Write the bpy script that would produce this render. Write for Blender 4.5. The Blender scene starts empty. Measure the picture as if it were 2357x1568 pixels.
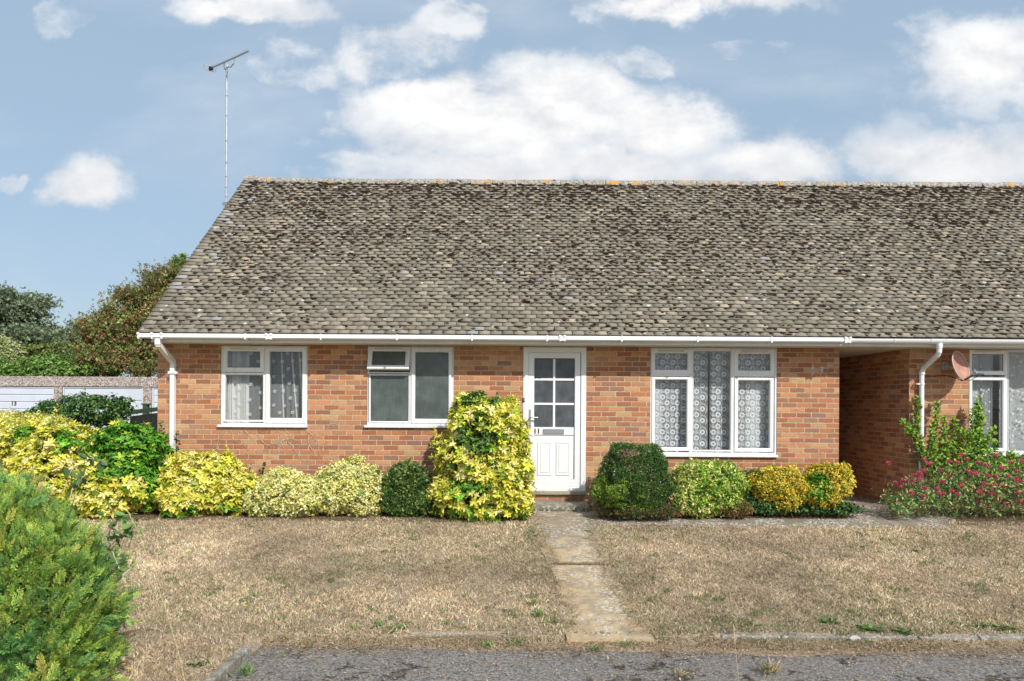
import bpy, math, random
import numpy as np
from mathutils import Matrix, Vector

random.seed(7)
RNG = np.random.default_rng(11)
S = bpy.context.scene
R = math.radians

# ------------------------------------------------------------------ camera
F, CX, CY, EYE, ROLL = 1604.0, 1178.0, 930.0, 1.53, 0.0062
cam_d = bpy.data.cameras.new('camera')
cam = bpy.data.objects.new('camera', cam_d)
S.collection.objects.link(cam)
S.camera = cam
cam_d.sensor_width = 36
cam_d.lens = F / 2357 * 36
cam_d.shift_y = (CY - 784) / 2357
cam_d.clip_start = 0.05
cam_d.clip_end = 3000
cam.matrix_world = Matrix.Translation((0, 0, EYE)) @ Matrix.Rotation(R(90), 4, 'X') @ Matrix.Rotation(ROLL, 4, 'Z')

# ------------------------------------------------------------------ world, sun, exposure
SUN = Vector((0.60, -1.0, 0.92)).normalized()
world = bpy.data.worlds.new('World')
S.world = world
world.use_nodes = True
S.view_settings.view_transform = 'Standard'
S.view_settings.look = 'None'
S.view_settings.exposure = 0.32
S.view_settings.gamma = 1.0
S.view_settings.use_curve_mapping = False
sun_d = bpy.data.lights.new('sun', 'SUN')
sun_d.energy = 3.5
sun_d.angle = R(0.6)
sun_d.color = (1.0, 0.955, 0.89)
sun = bpy.data.objects.new('sun', sun_d)
S.collection.objects.link(sun)
sun.rotation_euler = SUN.to_track_quat('Z', 'Y').to_euler()
sun.location = (10, -15, 15)


class NT:
    """tiny node helper"""
    def __init__(s, tree):
        s.t = tree
        s.t.nodes.clear()

    def n(s, typ, ins=None, **kw):
        nd = s.t.nodes.new(typ)
        for k, v in kw.items():
            setattr(nd, k, v)
        for k, v in (ins or {}).items():
            s.put(nd.inputs[k], v)
        return nd

    def put(s, sock, v):
        if isinstance(v, bpy.types.NodeSocket):
            s.t.links.new(v, sock)
        elif isinstance(v, (int, float)):
            sock.default_value = v if sock.type == 'VALUE' else ([v] * 3 if sock.type == 'VECTOR' else (v, v, v, 1))
        else:
            sock.default_value = tuple(v) + ((1,) if sock.type == 'RGBA' and len(v) == 3 else ())

    def m(s, op, a, b=0.0, c=None, clamp=False):
        nd = s.t.nodes.new('ShaderNodeMath')
        nd.operation = op
        nd.use_clamp = clamp
        s.put(nd.inputs[0], a)
        s.put(nd.inputs[1], b)
        if c is not None:
            s.put(nd.inputs[2], c)
        return nd.outputs[0]

    def mix(s, f, a, b, blend='MIX'):
        nd = s.t.nodes.new('ShaderNodeMix')
        nd.data_type = 'RGBA'
        nd.blend_type = blend
        s.put(nd.inputs[0], f)
        s.put(nd.inputs[6], a)
        s.put(nd.inputs[7], b)
        return nd.outputs[2]

    def ss(s, x, lo, hi):
        nd = s.t.nodes.new('ShaderNodeMapRange')
        nd.interpolation_type = 'SMOOTHSTEP'
        s.put(nd.inputs[0], x)
        s.put(nd.inputs[1], lo)
        s.put(nd.inputs[2], hi)
        return nd.outputs[0]

    def noise(s, vec, scale, detail=4, rough=0.55, dist=0.0, out='Fac'):
        nd = s.n('ShaderNodeTexNoise', {'Vector': vec, 'Scale': scale, 'Detail': detail, 'Roughness': rough, 'Distortion': dist})
        return nd.outputs[out]

    def ramp(s, f, stops, interp='LINEAR'):
        nd = s.t.nodes.new('ShaderNodeValToRGB')
        cr = nd.color_ramp
        cr.interpolation = interp
        while len(cr.elements) < len(stops):
            cr.elements.new(0.5)
        for e, (p, c) in zip(cr.elements, stops):
            e.position = p
            e.color = tuple(c) + (1,)
        s.put(nd.inputs[0], f)
        return nd.outputs[0]

    def xyz(s, v):
        nd = s.n('ShaderNodeSeparateXYZ', {0: v})
        return nd.outputs

    def comb(s, x, y, z):
        return s.n('ShaderNodeCombineXYZ', {0: x, 1: y, 2: z}).outputs[0]


def build_world():
    T = NT(world.node_tree)
    sky = T.n('ShaderNodeTexSky', sky_type='NISHITA', sun_disc=False)
    sky.sun_elevation = math.asin(SUN.z)
    sky.sun_rotation = math.atan2(SUN.x, SUN.y)
    sky.air_density = 1.0
    sky.dust_density = 1.6
    sky.ozone_density = 1.0
    d = T.n('ShaderNodeTexCoord').outputs['Generated']
    x, y, z = T.xyz(d)[:3]
    ay = T.m('MAXIMUM', T.m('ABSOLUTE', y), 0.03)
    u = T.m('DIVIDE', x, ay)
    v = T.m('DIVIDE', z, ay)
    # clouds given by their direction in the sky (azimuth / height tangents)
    blobs = [  # (u, v, ru, rv, top)
        (1180, 290, 470, 115, 1.6), (1310, 215, 180, 95, 1.3), (960, 240, 240, 75, 1.3), (1500, 290, 230, 105, 1.3), (1280, 385, 580, 60, 1.2),
        (185, 440, 120, 72, 1.1), (5, 428, 40, 26, .5), (560, 15, 190, 48, .75), (140, 45, 60, 40, .25),
        (655, 140, 120, 62, .42), (890, 115, 160, 80, .50), (1050, 40, 120, 50, .5), (1600, -5, 330, 50, .8),
        (1480, 135, 80, 48, .4), (1710, 125, 110, 30, .25), (2290, 130, 200, 125, 1.1), (2200, 370, 320, 85, 1.2),
        (1780, 385, 230, 70, 1.0), (850, 385, 220, 50, .55), (720, 335, 110, 55, .45), (1380, 20, 60, 40, .3), (2130, 45, 70, 40, .3),
        (400, 560, 300, 30, .12), (-900, 300, 500, 120, .8), (3300, 250, 600, 150, .8), (1200, -900, 1500, 260, .55), (-400, -300, 500, 200, .5)]
    u0, v0 = u, v
    wv = T.noise(T.comb(u, v, T.m('MULTIPLY', y, 0.2)), 7.0, 5, 0.6, out='Color')
    w1, w2 = T.xyz(wv)[:2]
    u = T.m('ADD', u, T.m('MULTIPLY', T.m('SUBTRACT', w1, 0.5), 0.16))
    v = T.m('ADD', v, T.m('MULTIPLY', T.m('SUBTRACT', w2, 0.5), 0.10))
    M = None
    for (bx, by, rx, ry, top) in blobs:
        uu = T.m('DIVIDE', T.m('SUBTRACT', u, (bx - CX) / F), rx / F)
        vv = T.m('DIVIDE', T.m('SUBTRACT', v, (CY - by) / F), ry / F)
        q = T.m('SQRT', T.m('ADD', T.m('MULTIPLY', uu, uu), T.m('MULTIPLY', vv, vv)))
        b = T.m('MINIMUM', T.m('MULTIPLY', T.m('SUBTRACT', 1.22, q), 0.95), top)
        M = b if M is None else T.m('SMOOTH_MAX', M, b, 0.12)
    M = T.m('MAXIMUM', M, -0.6)
    u, v = u0, v0
    p = T.comb(u, T.m('MULTIPLY', v, 1.5), T.m('MULTIPLY', y, 0.3))
    p2 = T.comb(T.m('ADD', u, 0.012), T.m('ADD', T.m('MULTIPLY', v, 1.5), 0.035), T.m('MULTIPLY', y, 0.3))
    n1 = T.noise(p, 6.0, 9, 0.60, 0.1)
    n2 = T.noise(p2, 6.0, 9, 0.60, 0.1)
    dn = T.m('ADD', M, T.m('MULTIPLY', T.m('SUBTRACT', n1, 0.50), 2.6))
    al = T.ss(dn, 0.0, 0.58)
    al = T.m('MULTIPLY', al, T.m('ADD', 0.22, T.m('MULTIPLY', T.m('MAXIMUM', M, 0.0), 1.0), clamp=True), clamp=True)
    wisp = T.m('MULTIPLY', T.ss(T.noise(T.comb(u, T.m('MULTIPLY', v, 2.6), 3.1), 2.2, 6, 0.55, 0.4), 0.45, 0.75), 0.22)
    al = T.m('MAXIMUM', al, wisp)
    sh = T.m('ADD', 0.62, T.m('MULTIPLY', T.m('SUBTRACT', n1, n2), 3.4))
    low = T.ss(v, (CY - 430) / F, (CY - 230) / F)
    sh = T.m('MULTIPLY', sh, T.m('ADD', 0.62, T.m('MULTIPLY', low, 0.45)), clamp=True)
    ccol = T.mix(sh, (0.58, 0.60, 0.64), (0.85, 0.84, 0.83))
    skyc = T.mix(1.0, sky.outputs[0], (1.0, 1.0, 1.0), 'MULTIPLY')
    skys = T.n('ShaderNodeVectorMath', {0: skyc, 1: (0.108, 0.108, 0.108)}, operation='MULTIPLY').outputs[0]
    # pale veil of thin air over the blue
    skys = T.mix(0.72, skys, (0.355, 0.475, 0.60))
    col = T.mix(al, skys, ccol)
    bg = T.n('ShaderNodeBackground', {'Color': col, 'Strength': 1.0})
    T.n('ShaderNodeOutputWorld', {'Surface': bg.outputs[0]})


build_world()


# ------------------------------------------------------------------ pixel <-> place helpers (photo width 2357)
def unroll(vx, vy):
    dx, dy = vx - CX, vy - CY
    c, s = math.cos(ROLL), math.sin(ROLL)
    return dx * c + dy * s, -dx * s + dy * c


def P(vx, vy, D):
    a, b = unroll(vx, vy)
    return Vector((a / F * D, D, EYE - b / F * D))


def gz(x, y):
    """ground height"""
    x = np.asarray(x, float)
    y = np.asarray(y, float)
    z = np.where(y >= 9.9, 0.0, -(9.9 - y) * 0.088)
    z = np.maximum(z, -0.42)
    z = z + 0.012 * np.sin(x * 1.3 + 0.4) * np.sin(y * 1.7) * np.clip((9.7 - y) / 1.5, 0, 1) * np.clip((y - 5.6) * 2, 0, 1)
    return z


def G(vx, vy, dz=0.0):
    """where the ray through a photo point meets the ground"""
    a, b = unroll(vx, vy)
    D = 8.0
    for _ in range(60):
        h = EYE - float(gz(a / F * D, D)) - dz
        D = 0.5 * D + 0.5 * h * F / b
    return Vector((a / F * D, D, float(gz(a / F * D, D)) + dz))


WALL = 10.44


# ------------------------------------------------------------------ numpy noise
def hash3(i, j, k, seed=0):
    h = (i.astype(np.int64) * 374761393 + j.astype(np.int64) * 668265263 + k.astype(np.int64) * 2147483647 + seed * 144665) & 0xffffffff
    h = ((h ^ (h >> 13)) * 1274126177) & 0xffffffff
    return ((h ^ (h >> 16)) & 0xffff) / 65535.0


def vnoise(p, scale, seed=0, octaves=3):
    p = np.asarray(p, float) * scale
    if p.shape[1] == 2:
        p = np.c_[p, np.zeros(len(p))]
    out = np.zeros(len(p))
    amp, tot = 1.0, 0.0
    for o in range(octaves):
        q = p * 2 ** o + o * 17.3
        i = np.floor(q)
        f = q - i
        f = f * f * (3 - 2 * f)
        i = i.astype(np.int64)
        r = 0
        for a in (0, 1):
            for b in (0, 1):
                for c in (0, 1):
                    w = (f[:, 0] if a else 1 - f[:, 0]) * (f[:, 1] if b else 1 - f[:, 1]) * (f[:, 2] if c else 1 - f[:, 2])
                    r = r + w * hash3(i[:, 0] + a, i[:, 1] + b, i[:, 2] + c, seed)
        out += amp * r
        tot += amp
        amp *= 0.5
    return out / tot


# ------------------------------------------------------------------ mesh helpers
def link_mesh(name, verts, faces, mats, parent=None, midx=None, smooth=False, col=None):
    verts = np.asarray(verts, float)
    org = Vector(parent.matrix_world.translation) if parent is not None else None
    if parent is not None:
        base = Vector((0, 0, 0))
        q = parent
        while q is not None:
            base += q.location
            q = q.parent
        verts = verts - np.array(base)
    me = bpy.data.meshes.new(name)
    if isinstance(faces, np.ndarray):
        k = faces.shape[1]
        nf = len(faces)
        me.vertices.add(len(verts))
        me.vertices.foreach_set('co', verts.astype(np.float32).ravel())
        me.loops.add(nf * k)
        me.loops.foreach_set('vertex_index', faces.astype(np.int32).ravel())
        me.polygons.add(nf)
        me.polygons.foreach_set('loop_start', np.arange(0, nf * k, k, dtype=np.int32))
        me.polygons.foreach_set('loop_total', np.full(nf, k, dtype=np.int32))
        me.update(calc_edges=True)
    else:
        me.from_pydata([tuple(v) for v in verts], [], [tuple(f) for f in faces])
        me.update()
    if not isinstance(mats, (list, tuple)):
        mats = [mats]
    for m in mats:
        me.materials.append(m)
    if midx is not None:
        me.polygons.foreach_set('material_index', np.asarray(midx, dtype=np.int32))
    if smooth:
        me.polygons.foreach_set('use_smooth', np.ones(len(me.polygons), dtype=bool))
    if col is not None:
        a = me.color_attributes.new('tint', 'FLOAT_COLOR', 'POINT')
        c4 = np.c_[np.asarray(col, float), np.ones(len(verts))].astype(np.float32)
        a.data.foreach_set('color', c4.ravel())
    o = bpy.data.objects.new(name, me)
    S.collection.objects.link(o)
    if parent is not None:
        o.parent = parent
    return o


def tag(o, label=None, cat=None, group=None, kind=None):
    if label:
        o['label'] = label
    if cat:
        o['category'] = cat
    if group:
        o['group'] = group
    if kind:
        o['kind'] = kind
    return o


def thing(name, label, cat, loc=(0, 0, 0), group=None):
    o = bpy.data.objects.new(name, None)
    S.collection.objects.link(o)
    o.location = loc
    o.empty_display_size = 0.2
    return tag(o, label, cat, group)


class MB:
    """mesh builder for boxes, tubes, prisms; world coordinates"""
    def __init__(s):
        s.v, s.f, s.mi = [], [], []

    def add(s, vs, fs, mi=0):
        o = len(s.v)
        s.v += [tuple(v) for v in vs]
        s.f += [tuple(i + o for i in f) for f in fs]
        s.mi += [mi] * len(fs)
        return s

    def box(s, x0, x1, y0, y1, z0, z1, mi=0, bev=0.0):
        if bev <= 0:
            vs = [(x, y, z) for x in (x0, x1) for y in (y0, y1) for z in (z0, z1)]
            fs = [(0, 1, 3, 2), (4, 6, 7, 5), (0, 4, 5, 1), (2, 3, 7, 6), (0, 2, 6, 4), (1, 5, 7, 3)]
            return s.add(vs, fs, mi)
        b = bev   # chamfered front (min y) edges
        vs = [(x0, y0 + b, z0), (x1, y0 + b, z0), (x1, y0 + b, z1), (x0, y0 + b, z1),
              (x0 + b, y0, z0 + b), (x1 - b, y0, z0 + b), (x1 - b, y0, z1 - b), (x0 + b, y0, z1 - b),
              (x0, y1, z0), (x1, y1, z0), (x1, y1, z1), (x0, y1, z1)]
        fs = [(4, 5, 6, 7), (0, 1, 5, 4), (1, 2, 6, 5), (2, 3, 7, 6), (3, 0, 4, 7),
              (8, 9, 1, 0), (9, 10, 2, 1), (10, 11, 3, 2), (11, 8, 0, 3), (9, 8, 11, 10)]
        return s.add(vs, fs, mi)

    def hexa(s, pts, mi=0):
        """8 points: bottom ring 4, top ring 4"""
        return s.add(pts, [(3, 2, 1, 0), (4, 5, 6, 7), (0, 1, 5, 4), (1, 2, 6, 5), (2, 3, 7, 6), (3, 0, 4, 7)], mi)

    def tube(s, pts, rad, n=8, mi=0, square=False):
        pts = [Vector(p) for p in pts]
        if not hasattr(rad, '__len__'):
            rad = [rad] * len(pts)
        rings = []
        a = None
        for i, p in enumerate(pts):
            t = (pts[min(i + 1, len(pts) - 1)] - pts[max(i - 1, 0)]).normalized()
            if a is None:
                ref = Vector((1, 0, 0)) if abs(t.x) < 0.8 else Vector((0, 1, 0))
                a = (ref - t * ref.dot(t)).normalized()
            else:
                a = (a - t * a.dot(t)).normalized()
            b = t.cross(a)
            ring = []
            for k in range(n):
                th = 2 * math.pi * (k + (0.5 if square else 0)) / n
                rr = rad[i] * (1.414 if square else 1)
                ring.append(p + a * math.cos(th) * rr + b * math.sin(th) * rr)
            rings.append(ring)
        vs = [v for r in rings for v in r]
        fs = []
        for i in range(len(rings) - 1):
            for k in range(n):
                k2 = (k + 1) % n
                fs.append((i * n + k, i * n + k2, (i + 1) * n + k2, (i + 1) * n + k))
        fs.append(tuple(range(n))[::-1])
        fs.append(tuple(range((len(rings) - 1) * n, len(rings) * n)))
        return s.add(vs, fs, mi)

    def extrude_x(s, prof, x0, x1, mi=0, closed=True):
        """profile of (y,z) swept along x"""
        n = len(prof)
        vs = [(x0, y, z) for y, z in prof] + [(x1, y, z) for y, z in prof]
        fs = [(i, (i + 1) % n, n + (i + 1) % n, n + i) for i in range(n if closed else n - 1)]
        if closed:
            fs += [tuple(range(n))[::-1], tuple(range(n, 2 * n))]
        return s.add(vs, fs, mi)

    def build(s, name, mats, parent=None, smooth=False):
        return link_mesh(name, s.v, s.f, mats, parent, s.mi, smooth)


def scatter(tv, tf, pos, rot, scale, col=None, colt=None):
    """bake template (tv verts, tf faces) at N places. rot N,3,3 ; scale N or N,3 ; col N,3 ; colt per template vertex multiplier"""
    N, k = len(pos), len(tv)
    sc = scale[:, None, None] if scale.ndim == 1 else scale[:, None, :]
    v = np.einsum('nij,nkj->nki', rot, tv[None] * sc) + pos[:, None, :]
    f = tf[None] + (np.arange(N) * k)[:, None, None]
    c = None
    if col is not None:
        c = np.repeat(col[:, None, :], k, axis=1)
        if colt is not None:
            c = c * colt[None]
        c = c.reshape(-1, 3)
    return v.reshape(-1, 3), f.reshape(-1, tf.shape[1]), c


def frames(axis, normal):
    """rotation matrices with y axis = axis, z ~ normal"""
    y = axis / np.linalg.norm(axis, axis=1, keepdims=True)
    x = np.cross(y, normal)
    l = np.linalg.norm(x, axis=1, keepdims=True)
    x = np.where(l < 1e-5, np.array([[1.0, 0, 0]]), x / np.maximum(l, 1e-6))
    z = np.cross(x, y)
    return np.stack([x, y, z], axis=2)


def merge(parts):
    vs, fs, cs, o = [], [], [], 0
    for v, f, c in parts:
        vs.append(v)
        fs.append(f + o)
        cs.append(c)
        o += len(v)
    return np.concatenate(vs), np.concatenate(fs), np.concatenate(cs)


# ------------------------------------------------------------------ materials
def new_mat(name):
    m = bpy.data.materials.new(name)
    m.use_nodes = True
    return m, NT(m.node_tree)


def finish(T, col, rough=0.8, bump=None, bstr=0.3, bdist=0.01, spec=0.3, metal=0.0, sub=None, **kw):
    ins = {'Base Color': col, 'Roughness': rough, 'Specular IOR Level': spec, 'Metallic': metal}
    if bump is not None:
        bn = T.n('ShaderNodeBump', {'Height': bump, 'Strength': bstr, 'Distance': bdist})
        ins['Normal'] = bn.outputs[0]
    pb = T.n('ShaderNodeBsdfPrincipled', ins)
    T.n('ShaderNodeOutputMaterial', {'Surface': pb.outputs[0]})
    return pb


def simple(name, col, rough=0.6, var=0.12, scale=8.0, spec=0.3, metal=0.0, bstr=0.15, bdist=0.004):
    m, T = new_mat(name)
    pos = T.n('ShaderNodeNewGeometry').outputs['Position']
    n = T.noise(pos, scale, 5, 0.6)
    c1 = [c * (1 - var) for c in col]
    c2 = [min(1, c * (1 + var)) for c in col]
    c = T.mix(T.ss(n, 0.3, 0.7), c1, c2)
    finish(T, c, rough, T.noise(pos, scale * 9, 3), bstr, bdist, spec, metal)
    return m


def brick_mat(name, seed=0.0, zoff=0.0):
    m, T = new_mat(name)
    g = T.n('ShaderNodeNewGeometry')
    pos = g.outputs['Position']
    nx = T.m('ABSOLUTE', T.xyz(g.outputs['Normal'])[0])
    wob = T.noise(pos, 14, 2, out='Color')
    px, py, pz = T.xyz(pos)[:3]
    wx, wy, wz = T.xyz(wob)[:3]
    side = T.m('GREATER_THAN', nx, 0.5)
    h = T.m('ADD', T.m('MULTIPLY', px, T.m('SUBTRACT', 1.0, side)), T.m('MULTIPLY', py, side))
    h = T.m('ADD', h, T.m('MULTIPLY', T.m('SUBTRACT', wx, 0.5), 0.012))
    zz = T.m('ADD', T.m('ADD', pz, zoff), T.m('MULTIPLY', T.m('SUBTRACT', wz, 0.5), 0.010))
    r = T.m('DIVIDE', T.m('ADD', zz, 1.5), 0.075)
    row = T.m('FLOOR', r)
    fz = T.m('SUBTRACT', r, row)
    rr = T.n('ShaderNodeTexWhiteNoise', {'W': T.m('ADD', row, 5.3 + seed)}, noise_dimensions='1D').outputs['Value']
    c = T.m('ADD', T.m('ADD', T.m('DIVIDE', h, 0.225), 60.0), T.m('ADD', T.m('MULTIPLY', T.m('MODULO', row, 2.0), 0.5), T.m('MULTIPLY', rr, 0.10)))
    colm = T.m('FLOOR', c)
    fx = T.m('SUBTRACT', c, colm)
    ex = T.m('MINIMUM', fx, T.m('SUBTRACT', 1.0, fx))
    ez = T.m('MINIMUM', fz, T.m('SUBTRACT', 1.0, fz))
    mx = T.ss(T.m('MULTIPLY', ex, 0.225), 0.0042, 0.0082)
    mz = T.ss(T.m('MULTIPLY', ez, 0.075), 0.0042, 0.0082)
    brick = T.m('MULTIPLY', mx, mz)
    wn = T.n('ShaderNodeTexWhiteNoise', {'Vector': T.comb(colm, row, seed)}, noise_dimensions='3D')
    v1 = wn.outputs['Value']
    v2 = T.xyz(wn.outputs['Color'])[2]
    pal = T.ramp(v1, [(0.0, (0.45, 0.175, 0.078)), (0.14, (0.56, 0.255, 0.12)), (0.28, (0.36, 0.115, 0.052)),
                      (0.44, (0.48, 0.205, 0.095)), (0.56, (0.28, 0.098, 0.052)), (0.68, (0.62, 0.34, 0.165)),
                      (0.78, (0.42, 0.21, 0.115)), (0.86, (0.24, 0.095, 0.062)), (0.93, (0.22, 0.11, 0.095)), (0.965, (0.50, 0.32, 0.15))], 'CONSTANT')
    pal = T.mix(T.m('MULTIPLY', T.xyz(wn.outputs['Color'])[0], 0.30), pal, T.mix(v2, (0.32, 0.15, 0.09), (0.62, 0.40, 0.25)))
    # fire marks: darker smoky ends on some bricks, pale bloom patches
    sm = T.m('MULTIPLY', T.ss(T.noise(T.comb(T.m('MULTIPLY', h, 1.0), T.m('MULTIPLY', pz, 2.5), T.m('MULTIPLY', row, 1.7)), 7, 3), 0.52, 0.72), T.m('GREATER_THAN', v2, 0.45))
    pal = T.mix(T.m('MULTIPLY', sm, 0.55), pal, (0.20, 0.085, 0.062))
    fine = T.noise(pos, 260, 3, 0.7)
    big = T.noise(pos, 0.9, 4, 0.6)
    pal = T.mix(T.m('MULTIPLY', T.ss(fine, 0.35, 0.75), 0.20), pal, (0.60, 0.38, 0.23))
    pal = T.mix(T.m('MULTIPLY', T.ss(T.noise(pos, 5, 4), 0.55, 0.8), 0.16), pal, (0.55, 0.42, 0.33))
    pal = T.mix(T.m('MULTIPLY', T.ss(big, 0.35, 0.65), 0.16), pal, (0.30, 0.14, 0.08))
    # earth splash near the ground
    pal = T.mix(T.m('MULTIPLY', T.ss(T.m('ADD', pz, T.m('MULTIPLY', big, 0.4)), 0.75, 0.2), 0.42), pal, (0.36, 0.22, 0.14))
    mort = T.mix(T.ss(T.noise(pos, 30, 4), 0.35, 0.7), (0.46, 0.35, 0.23), (0.63, 0.51, 0.36))
    col = T.mix(brick, mort, pal)
    finish(T, col, 0.85, T.m('ADD', brick, T.m('MULTIPLY', fine, 0.25)), 0.7, 0.008, 0.2)
    return m


M = {}


def build_materials():
    M['brick'] = brick_mat('brickwork', 1.0)
    M['brick2'] = brick_mat('brickwork_neighbour', 9.0, 0.006)
    M['upvc'] = simple('white_upvc', (0.80, 0.81, 0.82), 0.35, 0.03, 3, 0.5, bstr=0.03)
    # weathered frames: faint grime in streaks
    m, T = new_mat('white_frame')
    pos = T.n('ShaderNodeNewGeometry').outputs['Position']
    px, py, pz = T.xyz(pos)[:3]
    g = T.noise(T.comb(T.m('MULTIPLY', px, 18), py, T.m('MULTIPLY', pz, 1.5)), 1.0, 5, 0.6)
    grime = T.m('MULTIPLY', T.ss(g, 0.42, 0.75), 0.42)
    finish(T, T.mix(grime, (0.80, 0.81, 0.82), (0.55, 0.53, 0.46)), 0.35, T.noise(pos, 40, 2), 0.03, 0.002, 0.5)
    M['frame'] = m
    M['soffit'] = simple('painted_soffit', (0.66, 0.62, 0.52), 0.6, 0.08, 5)
    M['fascia'] = simple('painted_fascia', (0.74, 0.73, 0.70), 0.5, 0.06, 4)
    M['seal'] = simple('black_seal', (0.02, 0.02, 0.022), 0.6)
    M['black'] = simple('black_paint', (0.015, 0.015, 0.017), 0.5)
    M['steel'] = simple('satin_steel', (0.55, 0.56, 0.58), 0.35, 0.05, 20, 0.5, 0.85)
    M['letter'] = simple('brushed_letterplate', (0.45, 0.45, 0.50), 0.38, 0.12, 60, 0.5, 0.8)
    M['galv'] = simple('galvanised_steel', (0.50, 0.53, 0.56), 0.45, 0.12, 12, 0.5, 0.55)
    M['alu'] = simple('dull_aluminium', (0.30, 0.31, 0.32), 0.5, 0.1, 20, 0.5, 0.6)
    M['interior'] = simple('room_plaster', (0.30, 0.28, 0.26), 0.9)
    M['sheer'] = None

    def sheer(name, col, cover, sc=40):
        m, T = new_mat(name)
        pos = T.n('ShaderNodeNewGeometry').outputs['Position']
        px, py, pz = T.xyz(pos)[:3]
        f = T.noise(T.comb(T.m('MULTIPLY', px, 1.0), 0.0, T.m('MULTIPLY', pz, 0.12)), 22, 3, 0.6)
        n2 = T.noise(pos, sc, 3, 0.6)
        a = T.m('MULTIPLY', T.m('ADD', 0.65, T.m('MULTIPLY', T.m('ADD', f, n2), 0.35)), cover, clamp=True)
        df = T.n('ShaderNodeBsdfDiffuse', {'Color': col})
        tl = T.n('ShaderNodeBsdfTranslucent', {'Color': col})
        d2 = T.n('ShaderNodeMixShader', {0: 0.25, 1: df.outputs[0], 2: tl.outputs[0]})
        tr = T.n('ShaderNodeBsdfTransparent')
        mx = T.n('ShaderNodeMixShader', {0: a, 1: tr.outputs[0], 2: d2.outputs[0]})
        T.n('ShaderNodeOutputMaterial', {'Surface': mx.outputs[0]})
        return m
    M['sheer'] = sheer('sheer_net', (0.80, 0.81, 0.82), 0.30)
    M['sheer_thick'] = sheer('gathered_net', (0.84, 0.84, 0.84), 0.85)
    M['sheer_mid'] = sheer('patterned_net', (0.82, 0.84, 0.86), 0.58)
    M['motif'] = sheer('woven_motif', (0.86, 0.87, 0.92), 0.92, 90)
    M['motif_soft'] = sheer('woven_motif_soft', (0.86, 0.87, 0.92), 0.66, 60)

    m, T = new_mat('window_glass')
    pos = T.n('ShaderNodeNewGeometry').outputs['Position']
    bn = T.n('ShaderNodeBump', {'Height': T.noise(pos, 1.6, 2), 'Strength': 0.06, 'Distance': 0.02})
    fc = T.n('ShaderNodeLayerWeight', {'Blend': 0.5}).outputs['Facing']
    fr = T.m('ADD', 0.03, T.m('MULTIPLY', T.m('POWER', fc, 5.0), 0.9), clamp=True)
    gl = T.n('ShaderNodeBsdfGlossy', {'Color': (0.9, 0.95, 1.0), 'Roughness': 0.02, 'Normal': bn.outputs[0]})
    tr = T.n('ShaderNodeBsdfTransparent', {'Color': (0.975, 0.985, 0.98)})
    mx = T.n('ShaderNodeMixShader', {0: fr, 1: tr.outputs[0], 2: gl.outputs[0]})
    T.n('ShaderNodeOutputMaterial', {'Surface': mx.outputs[0]})
    M['glass'] = m

    def obscure(name, c1, c2):
        m, T = new_mat(name)
        pos = T.n('ShaderNodeNewGeometry').outputs['Position']
        px, py, pz = T.xyz(pos)[:3]
        st = T.noise(T.comb(T.m('MULTIPLY', px, 60), 0.0, T.m('MULTIPLY', pz, 4)), 1.0, 5, 0.65)
        sp = T.noise(pos, 5, 4, 0.6)
        st2 = T.noise(pos, 150, 2, 0.6)
        f = T.m('ADD', T.m('MULTIPLY', T.ss(st, 0.35, 0.8), 0.22), T.m('ADD', T.m('MULTIPLY', T.ss(sp, 0.3, 0.75), 0.35), T.m('MULTIPLY', T.ss(st2, .5, .8), 0.25)))
        c = T.mix(f, c1, c2)
        finish(T, c, 0.28, T.m('ADD', st2, st), 0.5, 0.004, 0.6)
        return m
    M['obscure'] = obscure('obscure_glass', (0.055, 0.070, 0.066), (0.20, 0.235, 0.225))
    M['obscure_door'] = obscure('obscure_door_glass', (0.04, 0.045, 0.052), (0.18, 0.20, 0.225))

    # foliage with per-leaf colour
    def foliage(name, rough=0.45, trans=0.22, spec=0.35):
        m, T = new_mat(name)
        at = T.n('ShaderNodeAttribute', attribute_name='tint')
        pb = T.n('ShaderNodeBsdfPrincipled', {'Base Color': at.outputs['Color'], 'Roughness': rough, 'Specular IOR Level': spec})
        tl = T.n('ShaderNodeBsdfTranslucent', {'Color': at.outputs['Color']})
        mx = T.n('ShaderNodeMixShader', {0: trans, 1: pb.outputs[0], 2: tl.outputs[0]})
        T.n('ShaderNodeOutputMaterial', {'Surface': mx.outputs[0]})
        return m
    M['leaf'] = foliage('leaf')
    M['waxy'] = foliage('waxy_leaf', 0.32, 0.12, 0.5)
    M['needle'] = foliage('conifer_scale', 0.6, 0.15, 0.2)
    M['straw'] = foliage('grass_blade', 0.7, 0.25, 0.15)
    M['petal'] = foliage('petal', 0.6, 0.2, 0.2)
    m, T = new_mat('bark')
    pos = T.n('ShaderNodeNewGeometry').outputs['Position']
    n = T.noise(T.comb(T.xyz(pos)[0], T.xyz(pos)[1], T.m('MULTIPLY', T.xyz(pos)[2], .2)), 30, 5)
    finish(T, T.ramp(n, [(0.3, (0.09, 0.065, 0.045)), (0.7, (0.24, 0.18, 0.13))]), 0.9, n, 0.6, 0.01, 0.1)
    M['bark'] = m
    M['dry_twig'] = simple('dry_vine', (0.58, 0.45, 0.34), 0.8, 0.2, 30)

    # roof tiles
    m, T = new_mat('concrete_tile')
    pos = T.n('ShaderNodeNewGeometry').outputs['Position']
    at = T.n('ShaderNodeAttribute', attribute_name='tint').outputs['Color']
    fine = T.noise(pos, 150, 3, 0.75)
    mid = T.noise(pos, 14, 5, 0.65)
    c = T.mix(T.m('MULTIPLY', T.ss(fine, 0.35, 0.75), 0.35), at, (0.36, 0.33, 0.27))
    c = T.mix(T.m('MULTIPLY', T.ss(mid, 0.45, 0.75), 0.40), c, (0.10, 0.085, 0.070))
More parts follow.
